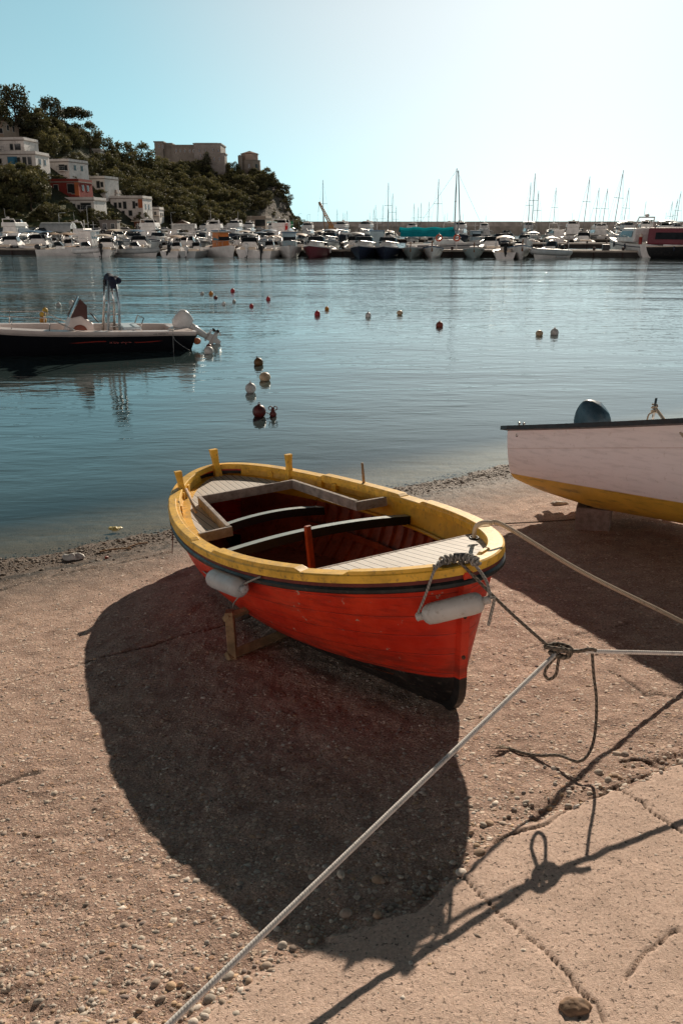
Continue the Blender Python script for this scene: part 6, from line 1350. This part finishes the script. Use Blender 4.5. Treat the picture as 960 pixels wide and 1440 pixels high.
# ---------------- quay at the foot of the hill
uq = np.linspace(-420, 426, 60); mb = MB(); rows = []
for u in uq:
    d = np.interp(u, UB, D0_); a = at(u, 325, d * 1.03); b = at(u, 325, d - 24); a[2] = b[2] = 1.25; c = b.copy(); c[2] = -1; rows.append([c, b, a])
mb.grid(np.array(rows), smooth=False); tag(mb.build('quay_pavement', pm('quay_paving', (.24, .20, .17), .9, .2, .4, .2)), kind='structure')
def on_quay(u, back): d = np.interp(u, UB, D0_) - back; p = at(u, 325, d); p[2] = 1.25; return p
def car_proto(col, van=False):
    r = thing('parked_car', '', 'car'); L, W_ = 4.2, 1.75; h = 1.45 if not van else 1.9; mb = MB(); xs_ = np.array([-2.1, -2.0, -1.2, .6, 1.2, 2.0, 2.1]); 
    mb.prism([(-2.05, .35), (2.0, .35), (2.1, .6), (1.95, .82), (1.1, .95), (.45, h), (-1.2, h - .02), (-1.85, 1.0), (-2.1, .92)], -W_ / 2, W_ / 2); mb.build('body', col, r, bevel=.10)
    mb = MB(); 
    for s in (-1, 1): y = s * (W_ / 2 + .006); mb.add([(1.0, y, .97), (.45, y * .995, h - .12), (-1.15, y * .995, h - .14), (-1.7, y, .98)], [(0, 1, 2, 3)], smooth=False)
    mb.add([(1.18, -.72, .96), (1.18, .72, .96), (.56, .68, h - .08), (.56, -.68, h - .08)], [(0, 1, 2, 3)], smooth=False); mb.build('glazing', F['glass'], r)
    for x in (-1.3, 1.3):
        for s in (-1, 1): wl = MB().lathe([(.20, -.1), (.31, -.1), (.31, .1), (.20, .1)], (x, s * (W_ / 2 - .06), .31), (0, 1, 0), 14).build('wheel', F['rubber'], r); MB().lathe([(.19, -.105), (.19, .105)], (x, s * (W_ / 2 - .06), .31), (0, 1, 0), 10).build('rim', F['steel'], wl)
    for s in (-1, 1): MB().box((2.06, s * .6, .68), (.08, .34, .14)).build('headlight', F['steel'], r)
    return r
CARS = [(car_proto(F['black']), 'black'), (car_proto(F['navy']), 'dark blue'), (car_proto(F['grey']), 'grey'), (car_proto(F['white']), 'white'), (car_proto(F['red']), 'red')]; cu_ = set()
for k, (u, ci, rz, back, lab) in enumerate(((4, 0, 1.2, 8, 'black car at the far left end of the quay'), (22, 2, 1.1, 8, 'grey car second from the left on the quay'), (34, 1, 1.15, 8.5, 'dark blue car third from the left on the quay'), (45, 0, 1.1, 8, 'black car fourth from the left on the quay'), (56, 1, 1.2, 9, 'dark blue car just left of the tunnel shaped shelter'), (137, 0, .2, 9, 'black car left of the grey kiosk'), (178, 3, .1, 9, 'white car between the grey kiosk and the wooden one'), (221, 0, .15, 8, 'black car right of the wooden kiosk'), (233, 2, .1, 8, 'grey car just left of the parasol tent'), (286, 1, .1, 8, 'dark blue car between the two long white tents'), (295, 4, .2, 9, 'red car between the two long white tents'), (352, 3, .1, 9, 'white car in front of the cream villa'), (366, 2, .1, 9, 'grey car in front of the cream villa'), (392, 3, .1, 9, 'white car at the foot of the cliff'))):
    r, cn = CARS[ci]; p = on_quay(u, back)
    if ci in cu_: dup(r, p, rz, lab, 'cars parked on the quay')
    else: cu_.add(ci); r.location = p; r.rotation_euler = (0, 0, rz); r['label'] = lab; r['group'] = 'cars parked on the quay'
def shelter(u0, u1, back, hgt, mat, label, barrel=True, name='tent'):
    p = on_quay((u0 + u1) / 2, back); W_ = (u1 - u0) / FPX * p[1]; o = thing(name, label, 'tent', p); mb = MB(); a = np.linspace(0, math.pi, 12); prof = np.stack([-np.cos(a) * 2.2, hgt * (.45 + .55 * np.sin(a))], -1) if barrel else np.array([(-2.4, hgt * .62), (0, hgt), (2.4, hgt * .62)])
    mb.grid(np.array([[(x, y, z) for y, z in prof] for x in np.linspace(-W_ / 2, W_ / 2, 8)]), smooth=barrel); mb.grid(np.array([[(x, prof[0][0], z) for x in np.linspace(-W_ / 2, W_ / 2, 8)] for z in (prof[0][1], prof[0][1] - .5)])); mb.add([(-W_ / 2, y, z) for y, z in prof], [tuple(range(len(prof)))], smooth=False); mb.add([(W_ / 2, y, z) for y, z in prof], [tuple(range(len(prof)))], smooth=False)
    mb.build('cover', mat, o)
    for x in (-.48, 0, .48):
        for s in (-1, 1): MB().tube([(x * W_, s * 2.1, 0), (x * W_, s * 2.1, hgt * .55)], .06, 5).build('pole', F['steel'], o)
    return o
shelter(62, 103, 12, 2.4, F['grey'], 'long grey tunnel shaped shelter on the left quay'); shelter(244, 275, 10, 2.5, F['white'], 'long white tent left of the two near the wooded slope'); shelter(314, 342, 10, 2.6, F['white'], 'long white tent right of the two, beside the cream villa', False)
def kiosk(u0, u1, back, hgt, wall, label, roofm, over=.3, openfront=False):
    p = on_quay((u0 + u1) / 2, back); W_ = (u1 - u0) / FPX * p[1]; o = thing('kiosk', label, 'kiosk', p); MB().box((0, 1.5, hgt / 2), (W_, 3., hgt)).build('wall', wall, o); MB().box((0, 1.3, hgt + .1), (W_ + over * 2, 3.6 + over, .2)).build('roof', roofm, o)
    for x in (-.22, .25): f = MB().box((x * W_, -.04, hgt * .55), (W_ * .26, .12, hgt * .5)).build('window', F['white'], o); MB().box((x * W_, -.11, hgt * .55), (W_ * .22, .06, hgt * .44)).build('pane', M_PANE, f)
    return o
kiosk(142, 165, 8, 2.9, W_GREY, 'grey box kiosk with two windows on the quay', M_FLAT); kiosk(190, 207, 8, 2.9, pm('kiosk_wood', (.16, .06, .035), .8), 'dark wooden kiosk with an overhanging flat roof on the quay', F['cream'], .6)
p = on_quay(257, 4); o = thing('parasol_tent', 'dark peaked parasol tent behind the left white tent', 'tent', p + [0, 0, .3]); MB().lathe([(2.6, 2.2), (2.5, 2.4), (1.2, 2.9), (.1, 3.4)], n=10).build('canopy', F['brown'], o)
for a in (.6, 2.2, 3.7, 5.3): MB().tube([(2.2 * math.cos(a), 2.2 * math.sin(a), -.3), (2.2 * math.cos(a), 2.2 * math.sin(a), 2.4)], .07, 5).build('pole', F['steel'], o)
for k, (u, vt) in enumerate(((125, 290), (210, 296), (242, 299), (420, 301), (427, 302), (85, 300))):
    p = on_quay(min(u, 424), 14); zt = at(u, vt, p[1])[2] - 1.25; o = thing('street_lamp', ('lamp post left of the grey kiosk', 'lamp post at the narrow white house', 'lamp post left of the parasol tent', 'lamp post at the tip of the headland, left one', 'lamp post at the tip of the headland, right one', 'lamp post behind the tunnel shelter')[k], 'street lamp', p, group='lamp posts on the quay')
    if u > 424: o.location.x += 2.6
    MB().tube([(0, 0, 0), (0, 0, zt), (.3, 0, zt + .1), (1.0, 0, zt + .15)], [.09, .06, .05, .04], 6).build('pole', F['grey'], o); MB().box((1.15, 0, zt + .12), (.5, .2, .12)).build('lamp_head', F['grey'], o)
# ---------------- trees one can tell apart
for kind, u, vt, vb, lab, wd in (('cedar', 25, 114, 192, 'tall dark cedar standing highest on the skyline at the left', .85), ('cedar', 75, 133, 190, 'dark conifer, second peak of the skyline from the left', .9), ('umbrella', 108, 151, 200, 'umbrella pine on the skyline right of the two dark conifers', 1.0), ('round', 148, 186, 232, 'round dark tree alone on the skyline above the red house', .9), ('round2', 176, 198, 244, 'small round tree in the saddle left of the castle', .9), ('round3', 204, 201, 246, 'lighter tree in the saddle just left of the castle', .9), ('round', -4, 132, 190, 'dark tree at the left edge beside the tall cedar', 1.), ('round2', 50, 150, 200, 'bushy tree between the two skyline conifers', 1.1), ('round3', 128, 172, 216, 'bushy tree on the skyline left of the lone round one', 1.),
    ('round', 12, 226, 290, 'dark tree in front of the terraced white houses at the left edge', .9), ('round2', 45, 240, 296, 'bushy dark tree below the blue windowed house', 1.), ('round', 328, 226, 252, 'dark tree between castle and tower', .9), ('round3', 377, 236, 262, 'tree on the cliff edge right of the tower', 1.), ('round2', 140, 296, 322, 'low olive green tree in front of the white house by the quay', 1.3), ('cone', 292, 214, 250, 'narrow tree in front of the castle wall', .8), ('round', 74, 282, 316, 'dark bushy tree left of the white house below the red one', 1.)):
    tree_px(kind, u, vt, vb, lab, wd)
# ---------------- the wood that covers the slope, one mass
Vw, Qw, Cw = [], [], []; k = 0; rg = np.random.default_rng(17); cnt = 0; kinds = ['round', 'round2', 'round3', 'bush', 'umbrella']
pts = []
for _ in range(2600):
    i = rg.uniform(0, nu - 1.01); j = rg.uniform(2.5, 46); a, b = int(i), int(j); p = H_[a, b] * (1 - (i - a)) + H_[a + 1, b] * (i - a); p = p * (1 - (j - b)) + (H_[a, b + 1] * (1 - (i - a)) + H_[a + 1, b + 1] * (i - a)) * (j - b)
    if rg.random() < ROCK[a, b] * 1.05: continue
    u_, v_ = pix(p); t_ = T1[b]
    if u_ < -410 or p[2] < 3.5 and u_ < -100 or (t_ < .17 and u_ < 120): continue
    h = rg.uniform(4.2, 8.5) * (1 - .45 * ROCK[a, b]); 
    if t_ > .95: h *= .65
    pw_ = FPX / max(p[1], 1); bad = False
    for (a0, a1, b0, b1) in HOUSES:
        if a0 - h * .15 * pw_ < u_ < a1 + h * .15 * pw_ and b0 + 1 < v_ < b1 + h * .52 * pw_: bad = True; break
    if bad: continue
    if any((p[0] - q_[0]) ** 2 + (p[1] - q_[1]) ** 2 < (h * .44) ** 2 for q_ in pts): continue
    pts.append(p)
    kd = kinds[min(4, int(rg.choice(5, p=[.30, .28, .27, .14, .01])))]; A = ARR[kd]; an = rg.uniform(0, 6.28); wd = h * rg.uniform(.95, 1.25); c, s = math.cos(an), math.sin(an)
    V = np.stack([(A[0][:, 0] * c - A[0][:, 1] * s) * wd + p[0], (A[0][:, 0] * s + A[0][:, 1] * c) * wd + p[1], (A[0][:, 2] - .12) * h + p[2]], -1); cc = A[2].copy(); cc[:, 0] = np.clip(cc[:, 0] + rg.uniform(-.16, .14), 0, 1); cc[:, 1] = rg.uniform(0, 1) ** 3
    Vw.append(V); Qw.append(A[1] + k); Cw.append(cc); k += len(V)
me = npmesh('hillside_wood', np.concatenate(Vw), np.concatenate(Qw), [('Col', 'FLOAT_COLOR', np.concatenate(Cw))], smooth=False); me.materials.append(M_LEAF); wo = bpy.data.objects.new('hillside_wood', me); C.objects.link(wo); tag(wo, kind='stuff')
# undergrowth on the low bank and creepers on the cliff
Vw, Qw, Cw = [], [], []; k = 0; A = ARR['bush']
for _ in range(1800):
    i = rg.uniform(0, nu - 1.01); j = rg.uniform(1.8, 44); a, b = int(i), int(j); p = H_[a, b]; u_, v_ = pix(p)
    if not ((T1[b] < .2 and u_ < 240) or (50 < u_ < 235 and 225 < v_ < 325) or (ROCK[a, b] > .3 and rg.random() < .2) or T1[b] < .06): continue
    if any(a0 - 4 < u_ < a1 + 4 and b0 < v_ < b1 - 2 for (a0, a1, b0, b1) in HOUSES): continue
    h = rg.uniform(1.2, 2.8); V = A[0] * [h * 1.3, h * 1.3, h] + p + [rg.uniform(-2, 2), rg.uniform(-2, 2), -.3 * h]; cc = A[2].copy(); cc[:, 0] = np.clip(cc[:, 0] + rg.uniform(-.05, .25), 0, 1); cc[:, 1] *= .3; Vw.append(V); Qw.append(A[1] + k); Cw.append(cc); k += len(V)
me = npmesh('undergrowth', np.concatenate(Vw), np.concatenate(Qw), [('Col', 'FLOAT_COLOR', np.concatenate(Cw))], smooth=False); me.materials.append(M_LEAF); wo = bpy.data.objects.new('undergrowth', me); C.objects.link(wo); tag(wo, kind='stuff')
